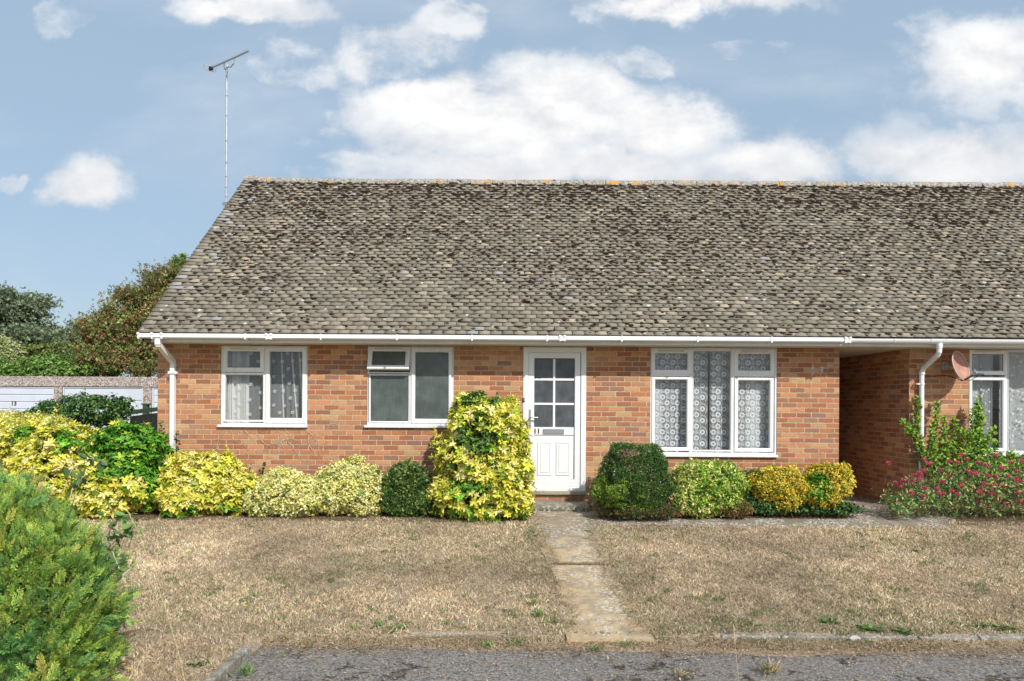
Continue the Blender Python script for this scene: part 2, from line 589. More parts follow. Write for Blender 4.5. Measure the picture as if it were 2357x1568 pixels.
    # pale lichen
    vo = T.n('ShaderNodeTexVoronoi', {'Vector': T.n('ShaderNodeVectorMath', {0: pos, 1: T.noise(pos, 30, 2, out='Color')}, operation='ADD').outputs[0], 'Scale': 7.0}).outputs['Distance']
    lic = T.m('MULTIPLY', T.ss(vo, 0.20, 0.12), T.ss(T.noise(pos, 3.0, 3), 0.47, 0.58))
    c = T.mix(T.m('MULTIPLY', lic, 0.75), c, (0.50, 0.46, 0.36))
    vo2 = T.n('ShaderNodeTexVoronoi', {'Vector': pos, 'Scale': 4.3}).outputs['Distance']
    c = T.mix(T.m('MULTIPLY', T.ss(vo2, 0.125, 0.105), 0.85), c, (0.66, 0.66, 0.63))
    finish(T, c, 0.92, fine, 0.8, 0.006, 0.12)
    M['tile'] = m
    m, T = new_mat('ridge_tile')
    pos = T.n('ShaderNodeNewGeometry').outputs['Position']
    c = T.mix(T.ss(T.noise(pos, 25, 5, 0.7), 0.35, 0.7), (0.20, 0.18, 0.15), (0.52, 0.50, 0.45))
    c = T.mix(T.ss(T.noise(pos, 3.5, 5, 0.65), 0.55, 0.63), c, (0.62, 0.30, 0.045))
    c = T.mix(T.ss(T.noise(pos, 7, 4, 0.7), 0.60, 0.68), c, (0.06, 0.045, 0.035))
    finish(T, c, 0.9, T.noise(pos, 120, 3), 0.6, 0.006, 0.1)
    M['ridge'] = m
    m, T = new_mat('moss')
    pos = T.n('ShaderNodeNewGeometry').outputs['Position']
    at = T.n('ShaderNodeAttribute', attribute_name='tint').outputs['Color']
    n = T.noise(pos, 160, 3, 0.7)
    finish(T, T.mix(T.ss(n, 0.5, 0.9), at, (0.085, 0.062, 0.046)), 1.0, n, 1.0, 0.02, 0.0)
    M['moss'] = m

    M['tail'] = simple('shaded_tile_edge', (0.055, 0.047, 0.040), 0.95, 0.4, 30)  # dark colour paints the shadow line on the tail of each course
    # ground of the dry lawn
    m, T = new_mat('dry_lawn_ground')
    pos = T.n('ShaderNodeNewGeometry').outputs['Position']
    a = T.noise(pos, 60, 5, 0.7)
    b = T.noise(pos, 1.3, 5, 0.6)
    c = T.ramp(a, [(0.30, (0.12, 0.09, 0.066)), (0.46, (0.34, 0.26, 0.18)), (0.58, (0.52, 0.41, 0.285)), (0.75, (0.66, 0.55, 0.41))])
    c = T.mix(T.m('MULTIPLY', T.ss(b, 0.5, 0.75), 0.45), c, (0.20, 0.17, 0.12))
    c = T.mix(T.m('MULTIPLY', T.ss(T.noise(pos, 2.4, 4), 0.58, 0.75), 0.4), c, (0.13, 0.17, 0.06))
    finish(T, c, 0.95, a, 0.9, 0.02, 0.05)
    M['lawn'] = m
    m, T = new_mat('bare_soil')
    a = None
    pos = T.n('ShaderNodeNewGeometry').outputs['Position']
    a = T.noise(pos, 45, 6, 0.75)
    c = T.ramp(a, [(0.3, (0.075, 0.052, 0.036)), (0.5, (0.19, 0.135, 0.09)), (0.68, (0.36, 0.26, 0.17)), (0.8, (0.50, 0.38, 0.25))])
    finish(T, c, 0.95, a, 1.0, 0.03, 0.05)
    M['soil'] = m

    # concrete path: sandy, grey middle, pale lichen scales
    def concrete(name, c1, c2, grey, lich=0.6, moss=0.5, gk=0.8):
        m, T = new_mat(name)
        pos = T.n('ShaderNodeNewGeometry').outputs['Position']
        fine = T.noise(pos, 110, 4, 0.75)
        mid = T.noise(pos, 5.5, 6, 0.65)
        c = T.mix(T.ss(fine, 0.3, 0.7), c1, c2)
        if name == 'old_step_concrete':
            zz_ = T.m('ADD', T.xyz(pos)[2], T.m('MULTIPLY', T.m('SUBTRACT', mid, 0.5), 0.12))
            c = T.mix(T.m('MULTIPLY', T.ss(zz_, 0.085, 0.015), 0.75), c, (0.075, 0.068, 0.055))
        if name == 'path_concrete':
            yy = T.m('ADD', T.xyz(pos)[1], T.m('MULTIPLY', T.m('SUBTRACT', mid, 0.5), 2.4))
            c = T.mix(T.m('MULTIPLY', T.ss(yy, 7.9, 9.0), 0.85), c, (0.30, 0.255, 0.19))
        c = T.mix(T.m('MULTIPLY', T.ss(mid, 0.42, 0.62), gk), c, grey)
        c = T.mix(T.m('MULTIPLY', T.ss(T.noise(pos, 28, 5, 0.7), 0.58, 0.70), moss), c, (0.07, 0.062, 0.050))
        wp = T.n('ShaderNodeVectorMath', {0: pos, 1: T.n('ShaderNodeVectorMath', {0: T.noise(pos, 30, 3, out='Color'), 1: (0.06, 0.06, 0.06)}, operation='MULTIPLY').outputs[0]}, operation='ADD').outputs[0]
        vo = T.n('ShaderNodeTexVoronoi', {'Vector': wp, 'Scale': 26.0}).outputs['Distance']
        l = T.m('MULTIPLY', T.ss(vo, 0.50, 0.34), T.ss(T.noise(pos, 2.2, 4, 0.6), 0.40, 0.54))
        c = T.mix(T.m('MULTIPLY', l, lich), c, (0.66, 0.63, 0.56))
        finish(T, c, 0.9, T.m('ADD', fine, T.m('MULTIPLY', l, 0.6)), 0.7, 0.008, 0.1)
        return m
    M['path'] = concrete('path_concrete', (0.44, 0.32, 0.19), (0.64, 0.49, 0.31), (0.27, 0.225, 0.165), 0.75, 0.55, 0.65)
    M['path2'] = concrete('lichened_path_concrete', (0.30, 0.255, 0.185), (0.46, 0.38, 0.27), (0.21, 0.185, 0.145), 0.95, 0.5)
    M['strip'] = concrete('lichened_concrete', (0.22, 0.18, 0.14), (0.36, 0.30, 0.23), (0.20, 0.17, 0.135), 0.95, 0.6)
    M['step'] = concrete('old_step_concrete', (0.24, 0.215, 0.17), (0.42, 0.38, 0.31), (0.16, 0.145, 0.115), 0.5, 0.75)
    M['kerb'] = concrete('kerb_concrete', (0.24, 0.215, 0.175), (0.38, 0.345, 0.29), (0.16, 0.145, 0.12), 0.4, 0.7)
    M['cill'] = concrete('threshold_stone', (0.34, 0.31, 0.22), (0.44, 0.40, 0.30), (0.30, 0.28, 0.2), 0.2, 0.3)

    m, T = new_mat('asphalt')
    pos = T.n('ShaderNodeNewGeometry').outputs['Position']
    a = T.noise(pos, 42, 5, 0.85)
    b = T.noise(pos, 6, 6, 0.8)
    b2 = T.noise(pos, 1.1, 4, 0.6)
    c = T.ramp(a, [(0.34, (0.04, 0.038, 0.038)), (0.45, (0.18, 0.168, 0.158)), (0.54, (0.29, 0.272, 0.255)), (0.68, (0.50, 0.465, 0.42))])
    c = T.mix(T.m('MULTIPLY', T.ss(T.m('ADD', b, T.m('MULTIPLY', b2, 0.5)), 0.78, 0.86), 0.85), c, (0.035, 0.027, 0.022))
    c = T.mix(T.m('MULTIPLY', T.ss(b2, 0.56, 0.72), 0.35), c, (0.24, 0.22, 0.20))
    finish(T, c, 0.9, a, 1.0, 0.012, 0.15)
    M['asphalt'] = m
    m, T = new_mat('pebbledash')
    pos = T.n('ShaderNodeNewGeometry').outputs['Position']
    v = T.n('ShaderNodeTexVoronoi', {'Vector': pos, 'Scale': 38.0})
    c = T.ramp(T.xyz(v.outputs['Color'])[0], [(0.0, (0.17, 0.135, 0.12)), (0.35, (0.30, 0.25, 0.225)), (0.7, (0.42, 0.37, 0.34)), (0.95, (0.58, 0.54, 0.50))])
    finish(T, c, 0.85, v.outputs['Distance'], 0.7, 0.01, 0.2)
    M['pebble'] = m
    M['garage_paint'] = simple('garage_door_paint', (0.55, 0.60, 0.68), 0.5, 0.05, 2)
    M['green_wood'] = simple('green_stained_wood', (0.045, 0.085, 0.055), 0.7, 0.25, 15)
    M['dark_wood'] = simple('dark_fence_wood', (0.030, 0.036, 0.032), 0.8, 0.3, 12)
    M['dish'] = simple('faded_pink_dish', (0.44, 0.235, 0.185), 0.6, 0.2, 7, 0.3)
    M['dish_rim'] = simple('dish_rim_grey', (0.55, 0.52, 0.50), 0.5)
    M['lnb'] = simple('lnb_grey', (0.26, 0.29, 0.33), 0.45)
    M['rust'] = simple('rusty_arm', (0.24, 0.13, 0.10), 0.7, 0.3, 40)


build_materials()

# ------------------------------------------------------------------ ground, road, beds, path
PATH_L = [(1238, 1180), (1240, 1215), (1258, 1255), (1272, 1290), (1270, 1304), (1292, 1345), (1305, 1395), (1312, 1440), (1335, 1474)]
PATH_R = [(1366, 1180), (1370, 1205), (1366, 1240), (1384, 1285), (1388, 1304), (1408, 1350), (1440, 1395), (1466, 1435), (1486, 1474)]
pl = np.array([G(*p)[:2] for p in PATH_L])
pr = np.array([G(*p)[:2] for p in PATH_R])
KERB_Y = 5.72
ROAD_Y = 5.50
ROAD_X = -2.02


def path_edges(y):
    return np.interp(y, pl[::-1, 1], pl[::-1, 0]), np.interp(y, pr[::-1, 1], pr[::-1, 0])


def gfull(x, y):
    z = gz(x, y)
    x = np.asarray(x, float)
    y = np.asarray(y, float)
    edge = 5.50 + 0.05 * np.sin(x * 1.9) + 0.03 * np.sin(x * 5.3)
    bank = -0.432 + np.clip((y - edge) / (KERB_Y + 0.03 - edge), 0, 1) * 0.050
    z = np.where((x > ROAD_X) & (y < KERB_Y + 0.02), bank, z)
    return np.where((x > ROAD_X) & (y < edge), -0.46, z)


def build_ground():
    xs = np.unique(np.r_[-600, -300, -120, -60, -30, -16, np.arange(-9, ROAD_X - 0.01, 0.25), ROAD_X - 0.01, ROAD_X + 0.01, np.arange(-1.9, 9, 0.1), 12, 16, 30, 60, 120, 300, 600])
    ys = np.unique(np.r_[-600, -200, -60, -20, -5, 0, 2, 3, np.arange(4, 5.35, 0.2), np.arange(5.40, KERB_Y + 0.10, 0.02), np.arange(5.8, 10.4, 0.2), 11, 14, 18, 24, 35, 60, 120, 300, 900])
    X, Y = np.meshgrid(xs, ys)
    Z = gfull(X, Y)
    v = np.c_[X.ravel(), Y.ravel(), Z.ravel()]
    nx = len(xs)
    idx = np.arange(len(v)).reshape(len(ys), nx)
    f = np.stack([idx[:-1, :-1], idx[:-1, 1:], idx[1:, 1:], idx[1:, :-1]], -1).reshape(-1, 4)
    tag(link_mesh('ground', v, f, M['lawn']), kind='structure')


def sheet(name, rows, dz, mat, base=gz, thick=0.0):
    """rows: list of (y, xa, xb) ; conforming strip with n cross cells"""
    n = 8
    v, f = [], []
    for y, xa, xb in rows:
        for k in range(n + 1):
            x = xa + (xb - xa) * k / n
            v.append((x, y, float(base(x, y)) + dz))
    for i in range(len(rows) - 1):
        for k in range(n):
            a = i * (n + 1) + k
            f.append((a, a + 1, a + n + 2, a + n + 1))
    if thick:
        m = len(v)
        v += [(x, y, z - thick) for x, y, z in v]
        for i in range(len(rows) - 1):
            for k, flip in ((0, 0), (n, 1)):
                a, b = i * (n + 1) + k, (i + 1) * (n + 1) + k
                f.append((a, b, b + m, a + m) if flip else (b, a, a + m, b + m))
        for k in range(n):
            f.append((k + 1, k, k + m, k + 1 + m))
    return tag(link_mesh(name, v, f, mat), kind='structure')


build_ground()
# road
rv = [(ROAD_X + 0.02, -40, -0.43), (60, -40, -0.43), (60, KERB_Y - 0.03, -0.43), (ROAD_X + 0.02, KERB_Y - 0.03, -0.43)]
xs = np.r_[np.linspace(ROAD_X + 0.02, 9, 60), 20, 60]
ys = np.r_[-40, -5, 2, np.linspace(4, KERB_Y - 0.03, 14)]
X, Y = np.meshgrid(xs, ys)
Z = -0.425 + 0.01 * np.sin(X * 1.1) * np.sin(Y * 1.9)
idx = np.arange(X.size).reshape(X.shape)
tag(link_mesh('road', np.c_[X.ravel(), Y.ravel(), Z.ravel()], np.stack([idx[:-1, :-1], idx[:-1, 1:], idx[1:, 1:], idx[1:, :-1]], -1).reshape(-1, 4), M['asphalt']), kind='structure')
# concrete path in two slabs
yj = G(1330, 1300)[1]


def slab(y0, y1):
    rows = []
    for y in np.linspace(y0, y1, 60):
        a, b = path_edges(y)
        w = 0.16 * (vnoise(np.array([[y, 0.0], [y, 9.0]]), 4.5, 3) - 0.5)
        rows.append((y, a + w[0] - 0.07, b + w[1] + 0.07))
    return rows


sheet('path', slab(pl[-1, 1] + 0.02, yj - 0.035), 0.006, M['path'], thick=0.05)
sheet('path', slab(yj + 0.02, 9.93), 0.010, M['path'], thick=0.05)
# lichen covered strip along the house and the passage floor
rows = [(y, 1.0 + 0.02 * math.sin(i * 2.1), 5.75 + 0.08 * i) for i, y in enumerate(np.linspace(9.20, 9.55, 5))]
sheet('path', rows, 0.012, M['strip'], thick=0.03)
sheet('path', [(9.56, 4.55, 6.10), (10.0, 4.70, 6.02), (11, 4.90, 5.95), (17.5, 4.90, 5.95)], 0.013, M['strip'], base=lambda x, y: 0.0 * x if y >= 9.9 else gz(x, y), thick=0.03)
# soil of the planting beds
sheet('flower_bed', [(9.32, -9, 0.22), (9.7, -9, 0.22), (10.3, -9, 0.22), (10.43, -9, 0.22)], 0.006, M['soil'])
sheet('flower_bed', [(9.57, 1.13, 4.52), (9.8, 1.13, 4.60), (10.43, 1.13, 4.86)], 0.007, M['soil'])
sheet('flower_bed', [(9.30, 5.95, 11.5), (9.57, 6.12, 11.5), (9.8, 6.12, 11.5), (10.43, 6.12, 11.5)], 0.007, M['soil'])


def kerb_run(stones, label_fn, along='x'):
    for i, (a, b, o) in enumerate(stones):
        mb = MB()
        if along == 'x':
            z = (-0.362 if a > 0 else -0.374) + 0.006 * math.sin(i * 3.3)
            mb.box(a + 0.004, b - 0.004, o, o + 0.075, -0.52, z)
        else:
            z = -0.355
            mb.box(o - 0.075, o, a + 0.004, b - 0.004, -0.52, z)
        ob = mb.build('kerb_stone', M['kerb'])
        me = ob.data
        bm = __import__('bmesh').new()
        import bmesh
        bm.from_mesh(me)
        bmesh.ops.bevel(bm, geom=list(bm.edges), offset=0.012, segments=2, affect='EDGES', profile=0.6)
        bmesh.ops.subdivide_edges(bm, edges=[e for e in bm.edges if e.calc_length() > 0.3], cuts=12, use_grid_fill=True)
        for v_ in bm.verts:
            n_ = vnoise(np.array([tuple(v_.co)]), 14, 5)[0] - 0.5
            v_.co.z += n_ * 0.018
            v_.co.y += n_ * 0.014
        bm.to_mesh(me)
        bm.free()
        tag(ob, label_fn(i), 'kerb', 'concrete kerb stones at the edge of the lawn')


def kx(vx):
    return (vx - CX) / F * 5.76


kl = ['short grey kerb stone left of the concrete path, flush with the dry grass', 'grey kerb stone nearest the left edge of the concrete path foot']
kerb_run([(kx(945), kx(1065), 5.72), (kx(1068), kx(1205), 5.72)], lambda i: kl[i])
kr = ['first grey kerb stone to the right of the concrete path', 'second kerb stone right of the path, weeds growing over it',
      'kerb stone with a pale cement patch on its face, behind the grass weeds', 'mossy kerb stone just right of the pale cement patch',
      'last kerb stone at the right edge of the picture']
kerb_run([(kx(1660), kx(1795), 5.72), (kx(1798), kx(1955), 5.72), (kx(1957), kx(2110), 5.715), (kx(2112), kx(2250), 5.72), (kx(2252), kx(2420), 5.725)], lambda i: kr[i])
kv = ['grey kerb stone at the left end of the road, running towards the viewer', 'near kerb stone at the left end of the road, cut by the picture edge']
kerb_run([(4.95, 5.42, ROAD_X + 0.01), (4.2, 4.94, ROAD_X + 0.01)], lambda i: kv[i], 'y')


# ------------------------------------------------------------------ house
def xw(vx, D=WALL):
    return (vx - CX) / F * D


def zw(vy, D=WALL, vx=None):
    if vx is not None:
        vy = vy - ROLL * (vx - CX)
    return EYE + (CY - vy) / F * D


def wall_panel(name, x0, x1, z0, z1, holes, y0, thick, mat, parent):
    """front wall with rectangular openings (x0,x1,z0,z1)"""
    xs = sorted(set([x0, x1] + [h[0] for h in holes] + [h[1] for h in holes]))
    zs = sorted(set([z0, z1] + [h[2] for h in holes] + [h[3] for h in holes]))
    solid = [[not any(h[0] - 1e-6 <= xs[i] and xs[i + 1] <= h[1] + 1e-6 and h[2] - 1e-6 <= zs[j] and zs[j + 1] <= h[3] + 1e-6 for h in holes)
              for j in range(len(zs) - 1)] for i in range(len(xs) - 1)]
    vid = {}
    v, f = [], []

    def V(i, j, k):
        if (i, j, k) not in vid:
            vid[(i, j, k)] = len(v)
            v.append((xs[i], y0 + k * thick, zs[j]))
        return vid[(i, j, k)]
    nx, nz = len(xs) - 1, len(zs) - 1
    for i in range(nx):
        for j in range(nz):
            if not solid[i][j]:
                continue
            f.append((V(i, j, 0), V(i + 1, j, 0), V(i + 1, j + 1, 0), V(i, j + 1, 0)))
            f.append((V(i + 1, j, 1), V(i, j, 1), V(i, j + 1, 1), V(i + 1, j + 1, 1)))
            if i == 0 or not solid[i - 1][j]:
                f.append((V(i, j, 1), V(i, j, 0), V(i, j + 1, 0), V(i, j + 1, 1)))
            if i == nx - 1 or not solid[i + 1][j]:
                f.append((V(i + 1, j, 0), V(i + 1, j, 1), V(i + 1, j + 1, 1), V(i + 1, j + 1, 0)))
            if j == 0 or not solid[i][j - 1]:
                f.append((V(i, j, 1), V(i + 1, j, 1), V(i + 1, j, 0), V(i, j, 0)))
            if j == nz - 1 or not solid[i][j + 1]:
                f.append((V(i, j + 1, 0), V(i + 1, j + 1, 0), V(i + 1, j + 1, 1), V(i, j + 1, 1)))
    return link_mesh(name, v, f, mat, parent)


XL, XR = -5.31, 4.90          # first bungalow
NL, NR = 5.95, 16.0           # neighbour
SPLIT = 4.84
ZS = 2.395                    # soffit height
BACK = 17.4
EAVE_Y, EAVE_Z = 9.97, 2.50
RIDGE_Y, RIDGE_Z = 13.97, 5.97
SL = math.atan2(RIDGE_Z - EAVE_Z, RIDGE_Y - EAVE_Y)

house = thing('brick_bungalow', 'long red brick bungalow with white front door, mossy tiled roof and three white windows', 'bungalow', ((XL + XR) / 2, WALL, 0))
neigh = thing('brick_bungalow', 'neighbouring brick bungalow beyond the dark covered passage, cut by the right picture edge', 'bungalow', (NL + 2, WALL, 0))

# openings: (V x0, x1, top, bottom)
OP = {'w1': (507, 707, 795.5, 984), 'w2': (844, 1044, 797, 985), 'door': (1203, 1349, 799, 1139), 'w3': (1496, 1788, 800, 1052), 'w4': (2229, 2521, 800, 1052)}


def rect(k):
    a, b, t, bo = OP[k]
    mid = (a + b) / 2
    zt = zw(t, vx=mid)
    return (xw(a), xw(b), zw(bo, vx=mid), min(zt, ZS - 0.003))


HW1, HW2, HD, HW3, HW4 = [rect(k) for k in ('w1', 'w2', 'door', 'w3', 'w4')]
wall_panel('front_wall', XL, XR, -0.15, ZS - 0.002, [HW1, HW2, HD, HW3], WALL, 0.25, M['brick'], house)
sw = MB()
sw.box(XL, XL + 0.25, WALL + 0.252, BACK, -0.15, 2.39)
sw.box(XR - 0.25, XR, WALL + 0.252, BACK, -0.15, 2.39)
sw.box(XL + 0.252, XR - 0.252, BACK - 0.25, BACK, -0.15, 2.39)
sw.build('side_wall', M['brick'], house)
# gable triangle
gb = MB()
for gx0, gx1 in ((XL + 0.02, XL + 0.24),):
    pr5 = [(WALL + 0.0, 2.42), (BACK, 2.42), (BACK, 2.60), (RIDGE_Y, RIDGE_Z - 0.18), (WALL, 2.72)]
    n5 = len(pr5)
    vs = [(gx0, y, z) for y, z in pr5] + [(gx1, y, z) for y, z in pr5]
    gb.add(vs, [(i, (i + 1) % n5, n5 + (i + 1) % n5, n5 + i) for i in range(n5)] + [tuple(range(n5))[::-1], tuple(range(n5, 2 * n5))])
gb.build('gable', M['brick'], house)
wall_panel('front_wall', NL, NR, -0.15, ZS - 0.002, [HW4], WALL, 0.25, M['brick2'], neigh)
sw = MB()
sw.box(NL, NL + 0.25, WALL + 0.252, BACK, -0.15, 2.39)
sw.box(NR - 0.25, NR, WALL + 0.252, BACK, -0.15, 2.39)
sw.box(NL + 0.252, NR - 0.252, BACK - 0.25, BACK, -0.15, 2.39)
sw.build('side_wall', M['brick2'], neigh)
# passage end: low wall so the passage does not show bright sky
mb = MB()
mb.box(XR + 0.003, NL - 0.003, BACK - 0.2, BACK - 0.03, -0.1, 2.38)
mb.build('passage_wall', M['brick2'], neigh)

# soffit / ceiling boards, fascia
mb = MB()
mb.box(XL - 0.02, SPLIT, 10.062, BACK + 0.3, ZS, ZS + 0.02)
mb.build('soffit', M['soffit'], house)
mb = MB()
mb.box(SPLIT + 0.002, NR, 10.062, BACK + 0.3, ZS, ZS + 0.02)
mb.build('soffit', M['soffit'], neigh)
mb = MB()
mb.box(-5.20, SPLIT - 0.001, 10.03, 10.06, ZS - 0.006, 2.505, bev=0.003)
mb.box(xw(1966, 10) - 0.01, xw(1974, 10), 10.026, 10.03, ZS - 0.006, 2.47)
for vx in (1970 / 4096 * 2357,):
    pass
mb.build('fascia', M['fascia'], house)
mb = MB()
mb.box(SPLIT + 0.002, NR, 10.03, 10.06, ZS - 0.006, 2.505, bev=0.003)
mb.box(xw(2065, 10), xw(2078, 10), 10.026, 10.03, ZS - 0.006, 2.47)
mb.build('fascia', M['fascia'], neigh)
# boxed eaves end at the gable corner
mb = MB()
mb.add([(-5.33, 10.03, ZS - 0.004), (-5.33, 10.44, ZS - 0.004), (-5.33, 10.44, 2.75), (-5.33, 10.03, 2.50),
        (-5.205, 10.03, ZS - 0.004), (-5.205, 10.44, ZS - 0.004), (-5.205, 10.44, 2.75), (-5.205, 10.03, 2.50)],
       [(0, 3, 2, 1), (4, 5, 6, 7), (0, 4, 7, 3), (1, 2, 6, 5), (0, 1, 5, 4), (3, 7, 6, 2)])
mb.build('eaves_box', simple('weathered_box_end', (0.22, 0.19, 0.15), 0.8, 0.3, 9), house)


def roof_pt(x, s, h=0.0):
    """point at slope distance s from eave, height h off the slope"""
    ln = math.hypot(RIDGE_Y - EAVE_Y, RIDGE_Z - EAVE_Z)
    t = s / ln
    lift = 0.05 * math.exp(-(x + 5.33) / 0.30) * t if not isinstance(x, np.ndarray) else 0.05 * np.exp(-(x + 5.33) / 0.30) * t
    y = EAVE_Y + math.cos(SL) * s - math.sin(SL) * h if not isinstance(s, np.ndarray) else EAVE_Y + np.cos(SL) * s - np.sin(SL) * h
    z = EAVE_Z + math.sin(SL) * s + math.cos(SL) * h + lift
    return y, z


SLEN = math.hypot(RIDGE_Y - EAVE_Y, RIDGE_Z - EAVE_Z)


def build_roof(parent, x0, x1, seed):
    rng = np.random.default_rng(seed)
    # deck (front and back slopes) just under the tiles
    mb = MB()
    th = 0.04
    f0 = (EAVE_Y + 0.03, EAVE_Z - 0.005)
    mb.extrude_x([f0, (RIDGE_Y, RIDGE_Z - 0.03), (2 * RIDGE_Y - EAVE_Y, EAVE_Z - 0.03), (2 * RIDGE_Y - EAVE_Y, EAVE_Z - 0.07), (RIDGE_Y, RIDGE_Z - 0.09), (f0[0], f0[1] - 0.03)], x0 + 0.01, x1 - 0.001)
    deck = mb.build('roof', M['soil'], parent)
    deck.data.materials.clear()
    deck.data.materials.append(simple('roof_deck', (0.10, 0.09, 0.08), 0.9))
    # tiles
    gauge, tw = 0.1045, 0.168
    nrow = int(SLEN / gauge)
    C, S_ = [], []
    for r in range(nrow + 1):
        off = (0.5 * tw if r % 2 else 0.0) + 0.004 * math.sin(r * 7.7)
        cx = -5.36 + off + (np.arange(140) + 0.5) * tw
        cx = cx[(cx < x1) & (cx >= x0)]
        C.append(cx)
        S_.append(np.full(len(cx), r * gauge))
    cx = np.concatenate(C)
    s0 = np.concatenate(S_)
    N = len(cx)
    jx = rng.normal(0, 0.0012, N)
    js = rng.normal(0, 0.0035, N) + 0.004 * (vnoise(np.c_[cx, s0], 0.8, 3) - .5)
    jr = rng.normal(0, 0.010, N)
    jh = np.abs(rng.normal(0, 0.0022, N))
    hw = tw / 2 - 0.0022 - np.abs(rng.normal(0, 0.0008, N))
    th = 0.023
    # 8 verts: bottom-left/right (front, lower), top ; rear
    V_ = np.zeros((N, 8, 3))
    k = 0
    for (sx, ss, hh) in ((-1, 0, 0.004), (1, 0, 0.004), (1, 1, -0.004), (-1, 1, -0.004), (-1, 0, th + 0.004), (1, 0, th + 0.004), (1, 1, th - 0.010), (-1, 1, th - 0.010)):
        xx = cx + jx + sx * hw
        if sx < 0 and x0 < 0:
            xx = np.where(cx - tw < x0 - 0.005 + tw / 2, x0 + 0.012 * (vnoise(np.c_[s0, s0 * 0], 3, 5) - .5), xx)
        dl = (ss * (gauge + 0.03))
        sss = s0 + js + dl + sx * hw * jr
        hgt = hh + jh + 0.004
        y, z = roof_pt(xx, sss, hgt)
        V_[:, k, 0] = xx
        V_[:, k, 1] = y
        V_[:, k, 2] = z
        k += 1
    F_ = np.array([(4, 5, 6, 7), (0, 1, 5, 4), (1, 2, 6, 5), (0, 4, 7, 3), (0, 3, 2, 1)])
    f = (F_[None] + (np.arange(N) * 8)[:, None, None]).reshape(-1, 4)
    pal = np.array([(0.225, 0.205, 0.168), (0.255, 0.235, 0.195), (0.19, 0.172, 0.142), (0.27, 0.245, 0.20), (0.21, 0.19, 0.155)]) * np.array([[1.03, 1.0, 0.94]]) * 1.03
    col = pal[rng.integers(0, 5, N)] * rng.normal(1.0, 0.07, (N, 1))
    # bare buff tiles: scattered, more along the weathered line near the left verge
    line = (-5.0 + 0.55 * (s0 / SLEN)) + 0.45
    near = np.exp(-((cx - line) / 0.22) ** 2) * (s0 / SLEN > 0.25)
    bare = rng.random(N) < 0.05 + 0.50 * near
    col[bare] = np.array([0.40, 0.34, 0.25]) * rng.normal(1.0, 0.08, (bare.sum(), 1))
    pale = (rng.random(N) < 0.008 + 0.22 * (cx < -4.9) * (s0 / SLEN > 0.2))
    col[pale] = np.array([0.36, 0.36, 0.34])
    cv = np.repeat(col[:, None, :], 8, 1).reshape(-1, 3)
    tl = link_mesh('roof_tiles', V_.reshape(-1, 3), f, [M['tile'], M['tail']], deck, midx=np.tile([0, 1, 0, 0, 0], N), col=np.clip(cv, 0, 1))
    # rear tiles: plain courses (not seen from the street)
    mb = MB()
    for r in range(nrow + 1):
        s = r * gauge
        y = 2 * RIDGE_Y - (EAVE_Y + math.cos(SL) * s)
        z = EAVE_Z + math.sin(SL) * s
        y2 = y - math.cos(SL) * gauge
        z2 = z + math.sin(SL) * gauge
        mb.add([(x0, y, z + 0.02), (x1, y, z + 0.02), (x1, y2, z2 + 0.004), (x0, y2, z2 + 0.004), (x0, y, z), (x1, y, z)], [(1, 0, 3, 2), (0, 1, 5, 4)])
    o = mb.build('rear_roof_slope', M['ridge'], deck)
    # moss lumps in the joints, plus dark strips drawing the course shadow lines
    # template: squashed dome
    rings = [(1.0, 0.0), (0.85, 0.55), (0.45, 0.92)]
    nt = 7
    tv = []
    for rr, hh in rings:
        for q in range(nt):
            a = 2 * math.pi * q / nt
            tv.append((rr * math.cos(a), rr * math.sin(a), hh))
    tv.append((0, 0, 1.0))
    tf = []
    for i in range(2):
        for q in range(nt):
            tf.append((i * nt + q, i * nt + (q + 1) % nt, (i + 1) * nt + (q + 1) % nt, (i + 1) * nt + q))
    for q in range(nt):
        tf.append((2 * nt + q, 2 * nt + (q + 1) % nt, 3 * nt, 3 * nt))
    tv = np.array(tv)
    tf = np.array(tf)
    t_ = s0 / SLEN
    clump = vnoise(np.c_[cx * 1.0, s0 * 1.6], 0.9, 7, 4)
    dens = 0.50 + 0.50 * t_ ** 2.0 + 1.9 * (clump - 0.44) + 0.12 * (cx > -1) + 0.35 * (t_ > 0.93)
    dens += 0.6 * np.exp(-((cx - line - 0.28) / 0.5) ** 2) * (t_ > 0.12)
    dens -= 0.25 * (t_ < 0.10)
    dens = np.clip(dens, 0.06, 1.25)
    parts = []
    for layer in range(5):
        if layer == 4:      # dark strips under the tile tails, standing in for the course shadow
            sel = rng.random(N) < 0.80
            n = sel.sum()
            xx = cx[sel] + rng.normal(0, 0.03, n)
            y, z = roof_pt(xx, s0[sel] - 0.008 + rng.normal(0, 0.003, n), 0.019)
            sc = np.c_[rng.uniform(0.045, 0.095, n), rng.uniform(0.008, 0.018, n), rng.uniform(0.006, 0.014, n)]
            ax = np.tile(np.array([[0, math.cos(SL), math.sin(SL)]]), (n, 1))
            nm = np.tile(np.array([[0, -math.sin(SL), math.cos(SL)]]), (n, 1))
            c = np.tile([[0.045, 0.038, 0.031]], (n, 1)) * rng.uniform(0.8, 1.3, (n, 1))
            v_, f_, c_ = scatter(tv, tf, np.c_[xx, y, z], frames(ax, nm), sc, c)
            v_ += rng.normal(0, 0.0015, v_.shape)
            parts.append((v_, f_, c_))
            continue
        sel = rng.random(N) < (dens * 1.35 if layer == 0 else (dens - 0.25) * (0.80, 0.6, 0.5)[layer - 1])
        n = sel.sum()
        xx = cx[sel] + tw / 2 + rng.normal(0, 0.006 if layer == 0 else 0.055, n)
        ss = s0[sel] + (rng.uniform(0.030, 0.085, n) if layer == 0 else rng.uniform(0.01, 0.10, n))
        y, z = roof_pt(xx, ss, 0.021)
